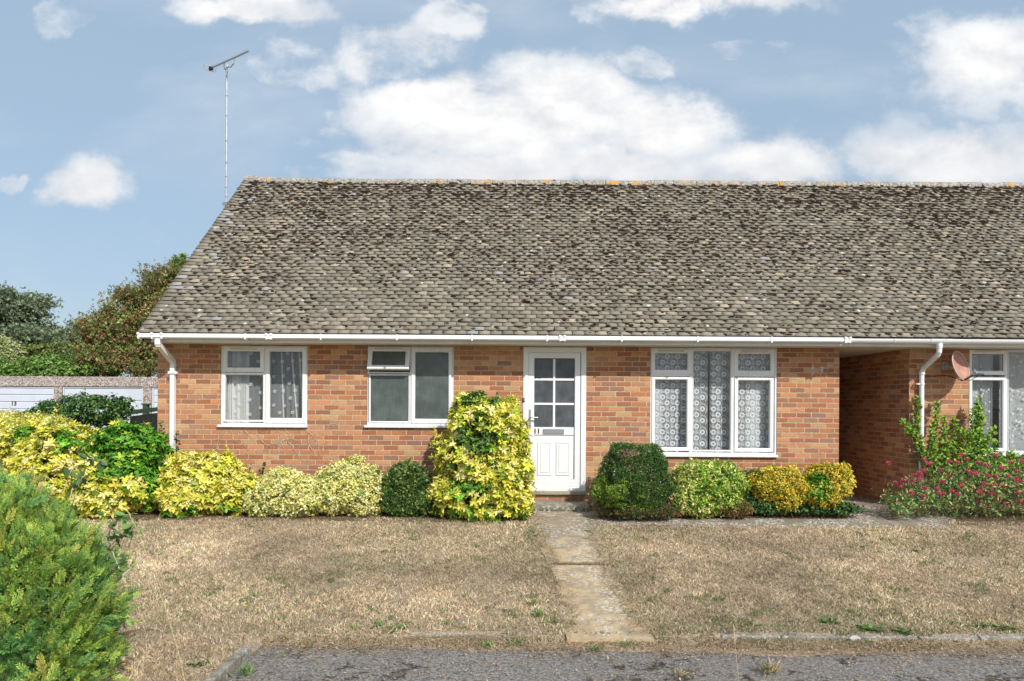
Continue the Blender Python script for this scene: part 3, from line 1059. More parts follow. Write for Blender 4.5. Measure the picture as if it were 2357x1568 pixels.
        big = 0.6 + 0.75 * t_[sel] ** 1.5 * rng.random(n) + 0.5 * rng.random(n) ** 3
        sc = np.c_[rng.uniform(0.022, 0.052, n) * big * (1.35 if layer else 1.0), rng.uniform(0.020, 0.042, n) * big, rng.uniform(0.010, 0.022, n) * np.minimum(big, 1.3)]
        ax = np.tile(np.array([[0, math.cos(SL), math.sin(SL)]]), (n, 1)) + rng.normal(0, 0.25, (n, 3))
        nm = np.tile(np.array([[0, -math.sin(SL), math.cos(SL)]]), (n, 1))
        rot = frames(ax, nm)
        c = np.array([[0.036, 0.023, 0.018], [0.055, 0.034, 0.025], [0.026, 0.020, 0.017], [0.048, 0.031, 0.021]])[rng.integers(0, 4, n)] * rng.uniform(0.8, 1.25, (n, 1))
        v_, f_, c_ = scatter(tv, tf, np.c_[xx, y, z], rot, sc, c)
        v_ += rng.normal(0, 0.0028, v_.shape)
        parts.append((v_, f_, c_))
    v_, f_, c_ = merge(parts)
    mo = link_mesh('moss', v_, f_, M['moss'], deck, col=c_, smooth=True)  # real moss together with the modelled course-shadow strips
    mo['kind'] = 'stuff'
    # ridge tiles
    mb = MB()
    L = 0.45
    n = int((x1 - x0) / L) + 1
    for i in range(n):
        a, b = x0 + i * L + 0.004, min(x0 + (i + 1) * L - 0.004, x1)
        if b <= a:
            continue
        zz = RIDGE_Z + 0.005 + rng.normal(0, 0.004)
        prof = []
        for q in range(9):
            an = math.pi * q / 8
            prof.append((RIDGE_Y - 0.125 * math.cos(an), zz - 0.075 + 0.125 * math.sin(an) * 1.0))
        prof += [(RIDGE_Y + 0.09, zz - 0.11), (RIDGE_Y - 0.09, zz - 0.11)]
        k0 = len(mb.v)
        mb.extrude_x(prof, a, b)
        if parent is house:
            mb.v[k0:] = [(vx_, vy_, vz_ + 0.065 * math.exp(-(vx_ + 5.36) / 0.38)) for vx_, vy_, vz_ in mb.v[k0:]]
    mb.build('ridge', M['ridge'], deck)
    return deck


d1 = build_roof(house, -5.36, SPLIT, 3)
d2 = build_roof(neigh, SPLIT, 13.0, 5)
# mortar verge under the left tile ends
mb = MB()
mb.add([(-5.33, EAVE_Y + 0.06, EAVE_Z - 0.02), (-5.33, RIDGE_Y, RIDGE_Z - 0.02), (-5.33, RIDGE_Y, RIDGE_Z - 0.10), (-5.33, EAVE_Y + 0.06, EAVE_Z - 0.10),
        (-5.30, EAVE_Y + 0.06, EAVE_Z - 0.02), (-5.30, RIDGE_Y, RIDGE_Z - 0.02), (-5.30, RIDGE_Y, RIDGE_Z - 0.10), (-5.30, EAVE_Y + 0.06, EAVE_Z - 0.10)],
       [(0, 1, 2, 3), (7, 6, 5, 4), (0, 4, 5, 1), (3, 2, 6, 7), (0, 3, 7, 4), (1, 5, 6, 2)])
mb.build('verge', M['ridge'], d1)

# gutters
GYF = 9.90     # gutter front
GT, GB = 2.503, 2.437


def square_gutter(x0, x1, parent):
    p = [(GYF, GT), (GYF, GB + 0.012), (GYF + 0.012, GB), (GYF + 0.108, GB), (GYF + 0.118, GB + 0.012), (GYF + 0.118, GT), (GYF + 0.112, GT), (GYF + 0.110, GB + 0.010), (GYF + 0.012, GB + 0.010), (GYF + 0.008, GT)]
    mb = MB()
    mb.extrude_x(p, x0, x1)
    return mb.build('gutter', M['upvc'], parent)


gut = square_gutter(-5.33, 4.74, house)


def bracket(x, par):
    mb = MB()
    mb.box(x - 0.011, x + 0.011, GYF - 0.010, GYF - 0.001, GB - 0.012, GT + 0.006)
    mb.box(x - 0.011, x + 0.011, GYF - 0.001, GYF + 0.122, GB - 0.012, GB - 0.002)
    mb.box(x - 0.009, x + 0.009, GYF + 0.122, GYF + 0.128, GB - 0.05, GB - 0.002)
    return mb.build('bracket', M['upvc'], par)


for vx in (563, 737, 912, 1085, 1258, 1430, 1605, 1775):
    bracket((vx - CX) / F * 9.9, gut)


def union(x, par, single=False):
    mb = MB()
    w = 0.045
    if not single:
        mb.box(x - w, x + w, GYF - 0.006, GYF - 0.0005, GB - 0.004, GT + 0.001)
    for dx in ((-0.033, 0.033) if not single else (0,)):
        mb.box(x + dx - 0.018, x + dx + 0.018, GYF - 0.018, GYF - 0.0065, GT - 0.018, GT + 0.010, bev=0.003)
        mb.box(x + dx - 0.008, x + dx + 0.008, GYF - 0.012, GYF - 0.0065, GB - 0.012, GT - 0.018)
        mb.box(x + dx - 0.010, x + dx + 0.010, GYF - 0.0065, GYF + 0.10, GB - 0.014, GB - 0.004)
    return mb.build('union_clip', M['upvc'], par)


for vx in (617, 1293, 1950):
    union((vx - CX) / F * 9.9, gut)
union(-5.315, gut, True)
union(-5.07 - 0.052, gut, True)
union(-5.07 + 0.085, gut, True)


# downpipe, square
def downpipe_square(x, parent):
    mb = MB()
    r = 0.0325
    y0 = 9.955
    mb.tube([(x, y0, GB + 0.0), (x, y0, 2.345)], r + 0.004, 4, square=True)
    mb.tube([(x, y0, 2.40), (x, y0, 2.345), (x, 10.385, 2.12), (x, 10.385, 2.07)], r + 0.001, 4, square=True)
    mb.tube([(x, 10.385, 2.075), (x, 10.385, 0.55)], r, 4, square=True)
    dp = mb.build('downpipe', M['upvc'], parent)
    mb = MB()
    zb = zw(858, 10.39, 397)
    mb.box(x - 0.055, x + 0.055, 10.335, 10.346, zb - 0.018, zb + 0.018, bev=0.003)
    mb.box(x + 0.055, x + 0.085, 10.342, 10.36, zb - 0.014, zb + 0.010, bev=0.003)
    mb.box(x - 0.05, x + 0.05, 10.40, 10.438, zb - 0.02, zb + 0.02)
    mb.build('pipe_clip', M['upvc'], dp)


downpipe_square(-5.055, house)

# neighbour: half-round gutter and round downpipe
mb = MB()
prof = [(GYF + 0.056 - 0.056 * math.cos(math.pi * q / 10), 2.490 - 0.062 * math.sin(math.pi * q / 10)) for q in range(11)]
prof += [(GYF + 0.056 + 0.050 * math.cos(math.pi * q / 10), 2.490 - 0.056 * math.sin(math.pi * q / 10)) for q in range(11)]
mb.extrude_x(prof, 4.80, 13)
gut2 = mb.build('gutter', M['upvc'], neigh, smooth=False)


def ring_half(x, w, grow, par, name, arm=True):
    mb = MB()
    pr_ = [(GYF + 0.056 - (0.056 + grow) * math.cos(math.pi * q / 10), 2.492 - (0.062 + grow) * math.sin(math.pi * q / 10)) for q in range(11)]
    pr_ += [(GYF + 0.056 + 0.0565 * math.cos(math.pi * q / 10), 2.492 - 0.0625 * math.sin(math.pi * q / 10)) for q in range(11)]
    mb.extrude_x(pr_, x - w, x + w)
    return mb.build(name, M['upvc'], par)


ring_half(4.80, 0.045, 0.008, gut2, 'adaptor')
for vx in (2059, 2435, 2600, 2780):
    ring_half((vx - CX) / F * 9.9, 0.010, 0.008, gut2, 'bracket')
XP = 6.10
ring_half(XP, 0.15, 0.006, gut2, 'outlet')
mb = MB()
mb.tube([(XP, GYF + 0.056, 2.44), (XP, GYF + 0.056, 2.36)], 0.040, 14)
mb.tube([(XP, GYF + 0.056, 2.37), (XP, GYF + 0.060, 2.31), (XP, GYF + 0.09, 2.27), (XP, 10.33, 2.10), (XP, 10.375, 2.05), (XP, 10.38, 2.0)], 0.036, 14)
mb.tube([(XP, 10.38, 2.02), (XP, 10.38, 0.05)], 0.034, 14)
for zc, yc in ((2.40, GYF + 0.056), (2.02, 10.38)):
    mb.tube([(XP, yc, zc - 0.012), (XP, yc, zc + 0.012)], 0.044, 14)
dp2 = mb.build('downpipe', M['upvc'], neigh, smooth=False)
for vy in (884, 1040):
    zb = zw(vy, 10.38, 2129)
    mb = MB()
    mb.tube([(XP, 10.38, zb - 0.012), (XP, 10.38, zb + 0.012)], 0.041, 14)
    mb.box(XP - 0.085, XP - 0.03, 10.36, 10.375, zb - 0.010, zb + 0.010)
    mb.box(XP - 0.09, XP - 0.075, 10.36, 10.438, zb - 0.010, zb + 0.010)
    mb.build('pipe_clip', M['upvc'], dp2)


# ------------------------------------------------------------------ windows
def frame_ring(mb, x0, x1, z0, z1, y0, y1, w, bev=0.006, wb=None):
    """mitred ring with bevelled inner lip"""
    wb = wb or w
    o = [(x0, z0), (x1, z0), (x1, z1), (x0, z1)]
    i1 = [(x0 + w, z0 + wb), (x1 - w, z0 + wb), (x1 - w, z1 - w), (x0 + w, z1 - w)]
    i0 = [(x0 + w - bev, z0 + wb - bev), (x1 - w + bev, z0 + wb - bev), (x1 - w + bev, z1 - w + bev), (x0 + w - bev, z1 - w + bev)]
    of = [(x0 + bev * .5, z0 + bev * .5), (x1 - bev * .5, z0 + bev * .5), (x1 - bev * .5, z1 - bev * .5), (x0 + bev * .5, z1 - bev * .5)]
    v = [(a, y1, b) for a, b in o] + [(a, y0 + bev * .5, b) for a, b in o] + [(a, y0, b) for a, b in of] + [(a, y0, b) for a, b in i0] + [(a, y0 + bev, b) for a, b in i1] + [(a, y1, b) for a, b in i1]
    f = []
    for r in range(5):
        for k in range(4):
            k2 = (k + 1) % 4
            f.append((r * 4 + k, r * 4 + k2, (r + 1) * 4 + k2, (r + 1) * 4 + k))
    for k in range(4):
        k2 = (k + 1) % 4
        f.append((20 + k, 20 + k2, k2, k))
    mb.add(v, f)


def pane(name, x0, x1, z0, z1, y, mat, par):
    mb = MB()
    mb.box(x0, x1, y, y + 0.006, z0, z1)
    return mb.build(name, mat, par)


def window(hole, lights, parent, glass, label=None, open_vent=None, yf=WALL - 0.004):
    """lights: list of dict(rect V, sash bool)"""
    x0, x1, z0, z1 = hole
    x0, x1, z1 = x0 + 0.004, x1 - 0.004, z1 - 0.0035
    zsill = z0 + 0.038
    mb = MB()
    fw = 0.026
    frame_ring(mb, x0, x1, zsill + 0.001, z1, yf + 0.012, yf + 0.08, fw, 0.005)
    fr = mb.build('window', M['frame'], parent)
    if label:
        fr['label'] = label
    # sill
    sb = MB()
    sb.add([(x0 - 0.035, yf - 0.045, z0 + 0.004), (x1 + 0.012, yf - 0.045, z0 + 0.004), (x1 + 0.012, yf - 0.045, z0 + 0.030), (x0 - 0.035, yf - 0.045, z0 + 0.030),
            (x0 - 0.035, yf - 0.002, z0 + 0.004), (x1 + 0.012, yf - 0.002, z0 + 0.004), (x1 + 0.012, yf - 0.002, zsill), (x0 - 0.035, yf - 0.002, zsill)],
           [(0, 1, 2, 3), (7, 6, 5, 4), (0, 4, 5, 1), (3, 2, 6, 7), (0, 3, 7, 4), (1, 5, 6, 2)])
    sb.box(x0, x1, yf - 0.002, yf + 0.08, z0 + 0.004, zsill)
    sb.build('sill', M['frame'], fr)
    return fr, zsill


def vr(v4, mid):
    """V rect (x0,x1,ytop,ybot) -> world x0,x1,z0,z1"""
    return xw(v4[0]), xw(v4[1]), zw(v4[3], vx=mid), zw(v4[2], vx=mid)


def sash(par, gl, m, mid, yf, glassmat, name='casement', vent=False, tilt=0.0, y_in=None):
    """gl: glass rect V; m: margins l,r,t,b in V"""
    gx0, gx1, gz0, gz1 = vr(gl, mid)
    k = 1 / 153.6
    sx0, sx1, sz0, sz1 = gx0 - m[0] * k, gx1 + m[1] * k, gz0 - m[3] * k, gz1 + m[2] * k
    mb = MB()
    o = [(sx0, sz0), (sx1, sz0), (sx1, sz1), (sx0, sz1)]
    b = 0.005
    of = [(sx0 + b, sz0 + b), (sx1 - b, sz0 + b), (sx1 - b, sz1 - b), (sx0 + b, sz1 - b)]
    i0 = [(gx0 - 0.012, gz0 - 0.012), (gx1 + 0.012, gz0 - 0.012), (gx1 + 0.012, gz1 + 0.012), (gx0 - 0.012, gz1 + 0.012)]
    i1 = [(gx0, gz0), (gx1, gz0), (gx1, gz1), (gx0, gz1)]
    y0 = yf
    y1 = yf + 0.06
    v = [(a, y1, c) for a, c in o] + [(a, y0 + b, c) for a, c in o] + [(a, y0, c) for a, c in of] + [(a, y0, c) for a, c in i0] + [(a, y0 + 0.014, c) for a, c in i1] + [(a, y1, c) for a, c in i1]
    f = [(r * 4 + q, r * 4 + (q + 1) % 4, (r + 1) * 4 + (q + 1) % 4, (r + 1) * 4 + q) for r in range(5) for q in range(4)]
    f += [(20 + q, 20 + (q + 1) % 4, (q + 1) % 4, q) for q in range(4)]
    mb.add(v, f)
    # dark rubber line round the glass
    g = MB()
    for (a, c, d, e) in ((gx0, gx1, gz0, gz0 + 0.004), (gx0, gx1, gz1 - 0.004, gz1), (gx0, gx0 + 0.004, gz0 + 0.0041, gz1 - 0.0041), (gx1 - 0.004, gx1, gz0 + 0.0041, gz1 - 0.0041)):
        g.box(a, c, y0 + 0.0175, y0 + 0.022, d, e)
    obs = [mb.build(name, M['frame'], par), g.build('glazing_seal', M['seal'], par), pane('pane', gx0, gx1, gz0, gz1, y0 + 0.023, glassmat, par)]
    if vent:
        vb = MB()
        w = (gx1 - gx0)
        a, c = gx0 + 0.07 * w, gx1 - 0.10 * w
        zc = gz1 + 0.040
        frame_ring(vb, a, c, zc - 0.012, zc + 0.012, y0 - 0.008, y0 - 0.0005, 0.004, 0.002)
        vb.box(a + 0.004, c - 0.004, y0 - 0.005, y0 - 0.0005, zc - 0.008, zc + 0.008)
        obs.append(vb.build('trickle_vent', M['soffit'], par))
    if tilt:
        piv = Vector((0, y0 + 0.03, sz1))
        for ob in obs:
            base = Vector((0, 0, 0))
            q = ob.parent
            while q:
                base += q.location
                q = q.parent
            mt = Matrix.Translation(piv - base) @ Matrix.Rotation(-tilt, 4, 'X') @ Matrix.Translation(-(piv - base))
            ob.data.transform(mt)
    return obs


def curtain(par, x0, x1, z0, z1, y, waves, amp, mat, name='net_curtain', phase=0.0, tilt=0.0, pattern=()):
    nx, nz = 90, 8
    X = np.linspace(x0, x1, nx)
    Zs = np.linspace(z0, z1, nz)
    v = []
    for j, z in enumerate(Zs):
        for i, x in enumerate(X):
            t = (x - x0) / (x1 - x0)
            s = 1 + 0.35 * math.sin(t * 9 + phase)
            dx = tilt * (1 - (z - z0) / (z1 - z0)) * math.sin(t * math.pi)
            v.append((x + dx, y + amp * math.sin(2 * math.pi * waves * t * s + phase), z))
    idx = np.arange(nx * nz).reshape(nz, nx)
    f = np.stack([idx[:-1, :-1], idx[:-1, 1:], idx[1:, 1:], idx[1:, :-1]], -1).reshape(-1, 4)
    mb = MB()
    mb.add(v, [tuple(int(k) for k in q) for q in f], 0)
    mats = [mat]
    for pm, pmat in pattern:
        o_ = len(mb.v)
        mb.v += pm.v
        mb.f += [tuple(k + o_ for k in q) for q in pm.f]
        mb.mi += [len(mats)] * len(pm.f)
        mats.append(pmat)
    return mb.build(name, mats, par)


def spiral_pts(cx, cz, r, y, turns=1.7, n=16):
    pts = []
    for i in range(n + 1):
        t = i / n
        a = t * turns * 2 * math.pi + 0.6
        rr = r * (1 - 0.80 * t)
        pts.append((cx + rr * math.cos(a) * 1.15, cz + rr * math.sin(a)))
    return pts


def ribbon(mb, pts, w, y):
    v, f = [], []
    for i, p in enumerate(pts):
        a = pts[max(i - 1, 0)]
        b = pts[min(i + 1, len(pts) - 1)]
        dx, dz = b[0] - a[0], b[1] - a[1]
        l = math.hypot(dx, dz) or 1
        ww = w * (1 if not hasattr(w, '__len__') else 1)
        nx_, nz_ = -dz / l * ww / 2, dx / l * ww / 2
        v += [(p[0] + nx_, y, p[1] + nz_), (p[0] - nx_, y, p[1] - nz_)]
        if i:
            k = 2 * i
            f.append((k - 2, k - 1, k + 1, k))
    mb.add(v, f)


def disc(mb, cx, cz, r, y, n=10, inner=0.0):
    vs = [(cx + r * math.cos(2 * math.pi * k / n), y, cz + r * math.sin(2 * math.pi * k / n)) for k in range(n)]
    mb.add(vs, [tuple(range(n))])


YF = WALL - 0.006

# window 1: spiral nets
w1, zs1 = window(HW1, None, house, M['glass'], 'white window with spiral-patterned net curtain')
mb = MB()
mid = 607
xm = xw(608)
mb.box(xm - 0.014, xm + 0.014, YF + 0.016, YF + 0.07, zs1 + 0.03, HW1[3] - 0.03)
zt = zw(860, vx=mid)
mb.box(HW1[0] + 0.03, xm - 0.014, YF + 0.016, YF + 0.07, zt - 0.012, zt + 0.012)
mb.build('mullion', M['frame'], w1)
sash(w1, (522.5, 597, 809.5, 846), (10, 10, 11, 11), mid, YF, M['glass'], vent=True)
sash(w1, (517, 603, 864, 967), (7, 3.5, 3.5, 4.5), mid, YF + 0.014, M['glass'], name='casement')
sash(w1, (620, 694, 809.5, 962), (10, 10, 11, 12), mid, YF, M['glass'])
x0, x1, z0, z1 = HW1
fold = MB()
for (a, b) in (((639, 800), (645, 968)), ((662, 800), (676, 968)), ((680, 800), (690, 968))):
    ribbon(fold, [(xw(a[0]), zw(a[1])), (xw((a[0] + b[0]) / 2), zw((a[1] + b[1]) / 2)), (xw(b[0]), zw(b[1]))], 0.022, WALL + 0.150)
sp = [(527, 830), (552, 834), (578, 818), (594, 836), (545, 870), (600, 868), (541, 884), (551, 900), (577, 889), (600, 908), (541, 918), (575, 925), (600, 943), (551, 936), (541, 952), (575, 958),
      (629, 836), (649, 836), (661, 817), (673, 835), (663, 853), (630, 871), (651, 870), (677, 869), (666, 886), (632, 905), (652, 904), (679, 903), (668, 920), (630, 937), (654, 938), (683, 937), (644, 954), (673, 953), (691, 833), (692, 867)]
m1, m2, m3 = MB(), MB(), MB()
for (a, b) in sp:
    ribbon(m1 if a < 556 else (m2 if a < 606 else m3), spiral_pts(xw(a, 10.58), zw(b, 10.58), 0.026, 0), 0.0075, WALL + 0.135)
curtain(w1, x0 + 0.04, xw(565), z0 + 0.06, z1 - 0.03, WALL + 0.155, 6, 0.014, M['sheer_thick'], 'net_curtain', pattern=[(m1, M['motif'])])
curtain(w1, xw(556), xm + 0.02, z0 + 0.05, z1 - 0.03, WALL + 0.165, 1.5, 0.006, M['sheer'], 'net_curtain', 1.0, pattern=[(m2, M['motif'])])
curtain(w1, xm + 0.0, x1 - 0.04, z0 + 0.05, z1 - 0.03, WALL + 0.165, 3, 0.012, M['sheer'], 'net_curtain', 2.0, pattern=[(m3, M['motif']), (fold, M['motif_soft'])])

# window 2: obscure glass, top light open
w2, zs2 = window(HW2, None, house, M['obscure'], 'white window with grey obscure glass and its top light ajar')
mid = 944
xm2 = xw(945)
mb = MB()
mb.box(xm2 - 0.014, xm2 + 0.014, YF + 0.016, YF + 0.07, zs2 + 0.03, HW2[3] - 0.03)
zt = zw(858, vx=mid)
mb.box(HW2[0] + 0.03, xm2 - 0.014, YF + 0.016, YF + 0.07, zt - 0.014, zt + 0.010)
mb.build('mullion', M['frame'], w2)
sash(w2, (857.5, 933, 811, 845.5), (10, 10, 11, 10), mid, YF, M['obscure'], vent=True, tilt=R(21))
sash(w2, (852, 938.5, 865, 970), (6.5, 3.5, 3.5, 4), mid, YF + 0.014, M['obscure'])
sash(w2, (955, 1031, 811, 964), (9, 9, 10, 11), mid, YF, M['obscure'])


# window 3: lace
def lace(par, x0, x1, z0, z1, y, seed=0, mat=None):
    mb = MB()
    mb2 = MB()
    px, pz = 0.158, 0.150
    r = random.Random(seed)
    j = 0
    z = z0 + 0.05
    while z < z1:
        x = x0 + (0.03 if j % 2 else 0.10) + seed * 0.013
        while x < x1 - 0.03:
            # eight petals round an open ring
            R0 = 0.043
            for k in range(8):
                a = 2 * math.pi * k / 8 + 0.2
                pts = []
                for q in range(8):
                    th = 2 * math.pi * q / 8
                    lx, lz = 0.0135 * math.cos(th) * 1.15 + 0.029, 0.0135 * math.sin(th)
                    pts.append((x + lx * math.cos(a) - lz * math.sin(a), y + 0.0002 * k, z + lx * math.sin(a) + lz * math.cos(a)))
                if all(x0 < p_[0] < x1 for p_ in pts):
                    mb.add(pts, [tuple(range(8))])
            disc(mb, x, z, 0.006, y - 0.001)
            # paisley tail: curved row of dots and a curl
            for s_, rr in ((1, 0.066), (1, 0.058)):
                ribbon(mb2, [(min(max(x + rr * math.cos(t), x0), x1), z + rr * 1.15 * math.sin(t)) for t in np.linspace(-0.9, 1.9, 12)], 0.006 if rr > 0.06 else 0.004, y + 0.002)
            for t in np.linspace(-0.8, 1.8, 9):
                xx = x + 0.073 * math.cos(t)
                if x0 < xx - 0.008 and xx + 0.008 < x1:
                    disc(mb2, xx, z + 0.083 * math.sin(t), 0.0065, y + 0.003, 7)
            # fern fan
            fx, fz = x - 0.075, z - 0.03
            for q in range(5):
                an = 1.57 + (q - 2) * 0.42
                pts = [(min(max(fx + t * 0.075 * math.cos(an) + 0.018 * t * t * (1 if q > 2 else -1 if q < 2 else 0), x0), x1), fz + t * 0.075 * math.sin(an)) for t in (0, .35, .7, 1)]
                ribbon(mb2, pts, 0.007, y + 0.0025)
            x += px
        z += pz / 1.0 * 0.5 * 1.05 * 2 * 0.56
        j += 1
    curtain(par, x0, x1, z0 - 0.01, z1, y + 0.014, 2, 0.004, M['sheer'], 'lace_curtain', phase=seed, pattern=[(mb, M['motif']), (mb2, M['motif_soft'])])


w3, zs3 = window(HW3, None, house, M['glass'], 'wide white window with flowered lace curtains')
mid = 1642
mb = MB()
for xv in (1590.5, 1686.5):
    mb.box(xw(xv) - 0.020, xw(xv) + 0.022, YF + 0.016, YF + 0.07, zs3 + 0.03, HW3[3] - 0.03)
zt = zw(864, vx=mid)
mb.box(HW3[0] + 0.03, xw(1587), YF + 0.016, YF + 0.07, zt - 0.016, zt + 0.010)
mb.box(xw(1690), HW3[1] - 0.03, YF + 0.016, YF + 0.07, zt - 0.016, zt + 0.010)
mb.build('mullion', M['frame'], w3)
sash(w3, (1507.5, 1581, 814.5, 851.5), (9.5, 10, 11, 11), mid, YF, M['glass'], vent=True)
sash(w3, (1507.5, 1580, 875.5, 1030), (8, 8.5, 7, 9), mid, YF, M['glass'])
sash(w3, (1596.5, 1681, 809, 1036), (2.5, 2.5, 4, 4), mid, YF + 0.014, M['glass'])
sash(w3, (1699, 1772, 815, 852), (10, 10, 11, 11), mid, YF, M['glass'], vent=True)
sash(w3, (1699, 1771, 876, 1031), (9, 9, 7, 9), mid, YF, M['glass'])
x0, x1, z0, z1 = HW3
YL = WALL + 0.15
lace(w3, x0 + 0.03, xw(1584), z0 + 0.05, z1 - 0.02, YL, 0)
lace(w3, xw(1592), xw(1636), z0 + 0.05, z1 - 0.02, YL + 0.004, 1)
lace(w3, xw(1640), xw(1686), z0 + 0.05, z1 - 0.02, YL, 2)
lace(w3, xw(1694), x1 - 0.03, z0 + 0.05, z1 - 0.02, YL, 3)
curtain(w3, x0 + 0.03, xw(1528), z0 + 0.04, z1 - 0.30, YL + 0.022, 2, 0.006, M['sheer_thick'])
curtain(w3, xw(1728), xw(1764), z0 + 0.04, z1 - 0.35, YL + 0.022, 2, 0.006, M['sheer_thick'])

# window 4 (neighbour)
w4, zs4 = window(HW4, None, neigh, M['glass'], 'white window with pale gathered net curtains')
mid = 2375
mb = MB()
for xv in (2316, 2430):
    mb.box(xw(xv) - 0.020, xw(xv) + 0.022, YF + 0.016, YF + 0.07, zs4 + 0.03, HW4[3] - 0.03)
zt = zw(870, vx=mid)
mb.box(HW4[0] + 0.03, xw(2313), YF + 0.016, YF + 0.07, zt - 0.012, zt + 0.012)
mb.build('mullion', M['frame'], w4)
dd = 2
sash(w4, (2237, 2308.5, 814 + dd, 852 + dd), (7, 7, 9, 10), mid, YF, M['glass'], vent=True)
sash(w4, (2238, 2307, 875 + dd, 1030 + dd), (8, 8, 7, 8), mid, YF, M['glass'])
sash(w4, (2324, 2424, 809.5 + dd, 1036 + dd), (3, 3, 4, 4), mid, YF + 0.014, M['glass'])
x0, x1, z0, z1 = HW4
rr = random.Random(5)
m1, m2 = MB(), MB()
for i in range(460):
    a = rr.uniform(x0 + 0.10, x1 - 0.1)
    b = rr.uniform(z0 + 0.06, z1 - 0.05)
    if xw(2298) < a < xw(2320):
        continue
    disc(m1 if a < xw(2310) else m2, a, b, rr.uniform(0.008, 0.022), WALL + 0.125 + rr.random() * 0.004, 6)
curtain(w4, x0 + 0.05, xw(2300), z0 + 0.04, z1 - 0.02, WALL + 0.15, 7, 0.020, M['sheer_mid'], phase=.4, tilt=0.05, pattern=[(m1, M['motif_soft'])])
curtain(w4, xw(2318), x1 - 0.03, z0 + 0.04, z1 - 0.02, WALL + 0.16, 11, 0.016, M['sheer_mid'], phase=1.4, pattern=[(m2, M['motif_soft'])])

# ------------------------------------------------------------------ front door
dx0, dx1, dz0, dz1 = HD
mid = 1276
zth = zw(1130.5, vx=mid)
mb = MB()
frame_ring(mb, dx0 + 0.003, dx1 - 0.003, zth, dz1 - 0.003, YF - 0.004, YF + 0.09, 0.080, 0.008, wb=0.062)
df = mb.build('door_frame', M['upvc'], house)
lx0, lx1, lz0, lz1 = xw(1216), xw(1335), zw(1121, vx=mid), zw(812, vx=mid)
gx0, gx1, gz0, gz1 = xw(1229), xw(1320.5), zw(983.5, vx=mid), zw(826.5, vx=mid)
YD = YF + 0.006
door = MB()
# leaf around the glazed opening
zr = zw(1002, vx=mid)
pan = [(xw(1236), xw(1270), zw(1096, vx=mid), zw(1016, vx=mid)), (xw(1279), xw(1313), zw(1096, vx=mid), zw(1016, vx=mid))]
# outer sash ring (glass part and lower part)
frame_ring(door, lx0, lx1, lz0, lz1, YD, YD + 0.06, gx0 - lx0, 0.010, wb=(zw(1104, vx=mid) - lz0))
door.box(gx0, gx1, YD + 0.004, YD + 0.058, zr + 0.004, gz0)              # lock rail
door.box(gx0 + 0.001, gx1 - 0.001, YD + 0.016, YD + 0.05, zw(1104, vx=mid) + 0.001, zr - 0.004)     # lower panel
dr = door.build('front_door', M['upvc'], house)
pb_ = MB()
for (a, b, c, d) in pan:
    # raised and fielded panel
    w = 0.018
    y_ = YD + 0.0158
    o_ = [(a, y_, c), (b, y_, c), (b, y_, d), (a, y_, d)]
    m_ = [(a + w, y_ - 0.011, c + w), (b - w, y_ - 0.011, c + w), (b - w, y_ - 0.011, d - w), (a + w, y_ - 0.011, d - w)]
    i_ = [(a + 2.4 * w, y_ - 0.002, c + 2.4 * w), (b - 2.4 * w, y_ - 0.002, c + 2.4 * w), (b - 2.4 * w, y_ - 0.002, d - 2.4 * w), (a + 2.4 * w, y_ - 0.002, d - 2.4 * w)]
    j_ = [(a + 3.0 * w, y_ - 0.010, c + 3.0 * w), (b - 3.0 * w, y_ - 0.010, c + 3.0 * w), (b - 3.0 * w, y_ - 0.010, d - 3.0 * w), (a + 3.0 * w, y_ - 0.010, d - 3.0 * w)]
    fs = [(r_ * 4 + k, r_ * 4 + (k + 1) % 4, (r_ + 1) * 4 + (k + 1) % 4, (r_ + 1) * 4 + k) for r_ in range(3) for k in range(4)] + [(12, 13, 14, 15)]
    pb_ = MB()
    pb_.add(o_ + m_ + i_ + j_, fs)
    pb_.build('raised_panel', M['upvc'], dr)
# panes + glazing bars
xb0, xb1 = xw(1274.5) + 0.0, xw(1279.5)
zb = [(zw(871.5, vx=mid), zw(876.5, vx=mid)), (zw(927.5, vx=mid), zw(933, vx=mid))]
gb_ = MB()
gb_.box((gx0 + gx1) / 2 - 0.017, (gx0 + gx1) / 2 + 0.017, YD + 0.012, YD + 0.028, gz0 + 0.001, gz1 - 0.001, bev=0.005)
for (c, d) in zb:
    m_ = (c + d) / 2
    for a, b in ((gx0, (gx0 + gx1) / 2 - 0.0172), ((gx0 + gx1) / 2 + 0.0172, gx1)):
        gb_.box(a, b, YD + 0.012, YD + 0.028, m_ - 0.017, m_ + 0.017, bev=0.005)
gb_.build('glazing_bar', M['upvc'], dr)
xc_ = (gx0 + gx1) / 2
zc1, zc2 = (zb[0][0] + zb[0][1]) / 2, (zb[1][0] + zb[1][1]) / 2
for (a, b) in ((gx0, xc_ - 0.0175), (xc_ + 0.0175, gx1)):
    for (c, d) in ((gz0, zc2 - 0.0175), (zc2 + 0.0175, zc1 - 0.0175), (zc1 + 0.0175, gz1)):
        pane('pane', a, b, c, d, YD + 0.026, M['obscure_door'], dr)
# handle
hb = MB()
hx = (xw(1216.6) + xw(1221)) / 2 + 0.005
hb.box(hx - 0.014, hx + 0.014, YD - 0.010, YD - 0.0005, zw(986, vx=mid), zw(943, vx=mid), bev=0.004)
hz = zw(961, vx=mid)
hb.tube([(hx, YD - 0.008, hz), (hx, YD - 0.052, hz), (hx + 0.02, YD - 0.060, hz), (hx + 0.12, YD - 0.058, hz - 0.003)], 0.010, 8)
hb.tube([(hx, YD - 0.006, hz - 0.085), (hx, YD - 0.016, hz - 0.085)], 0.009, 10)
hb.build('handle', M['steel'], dr)
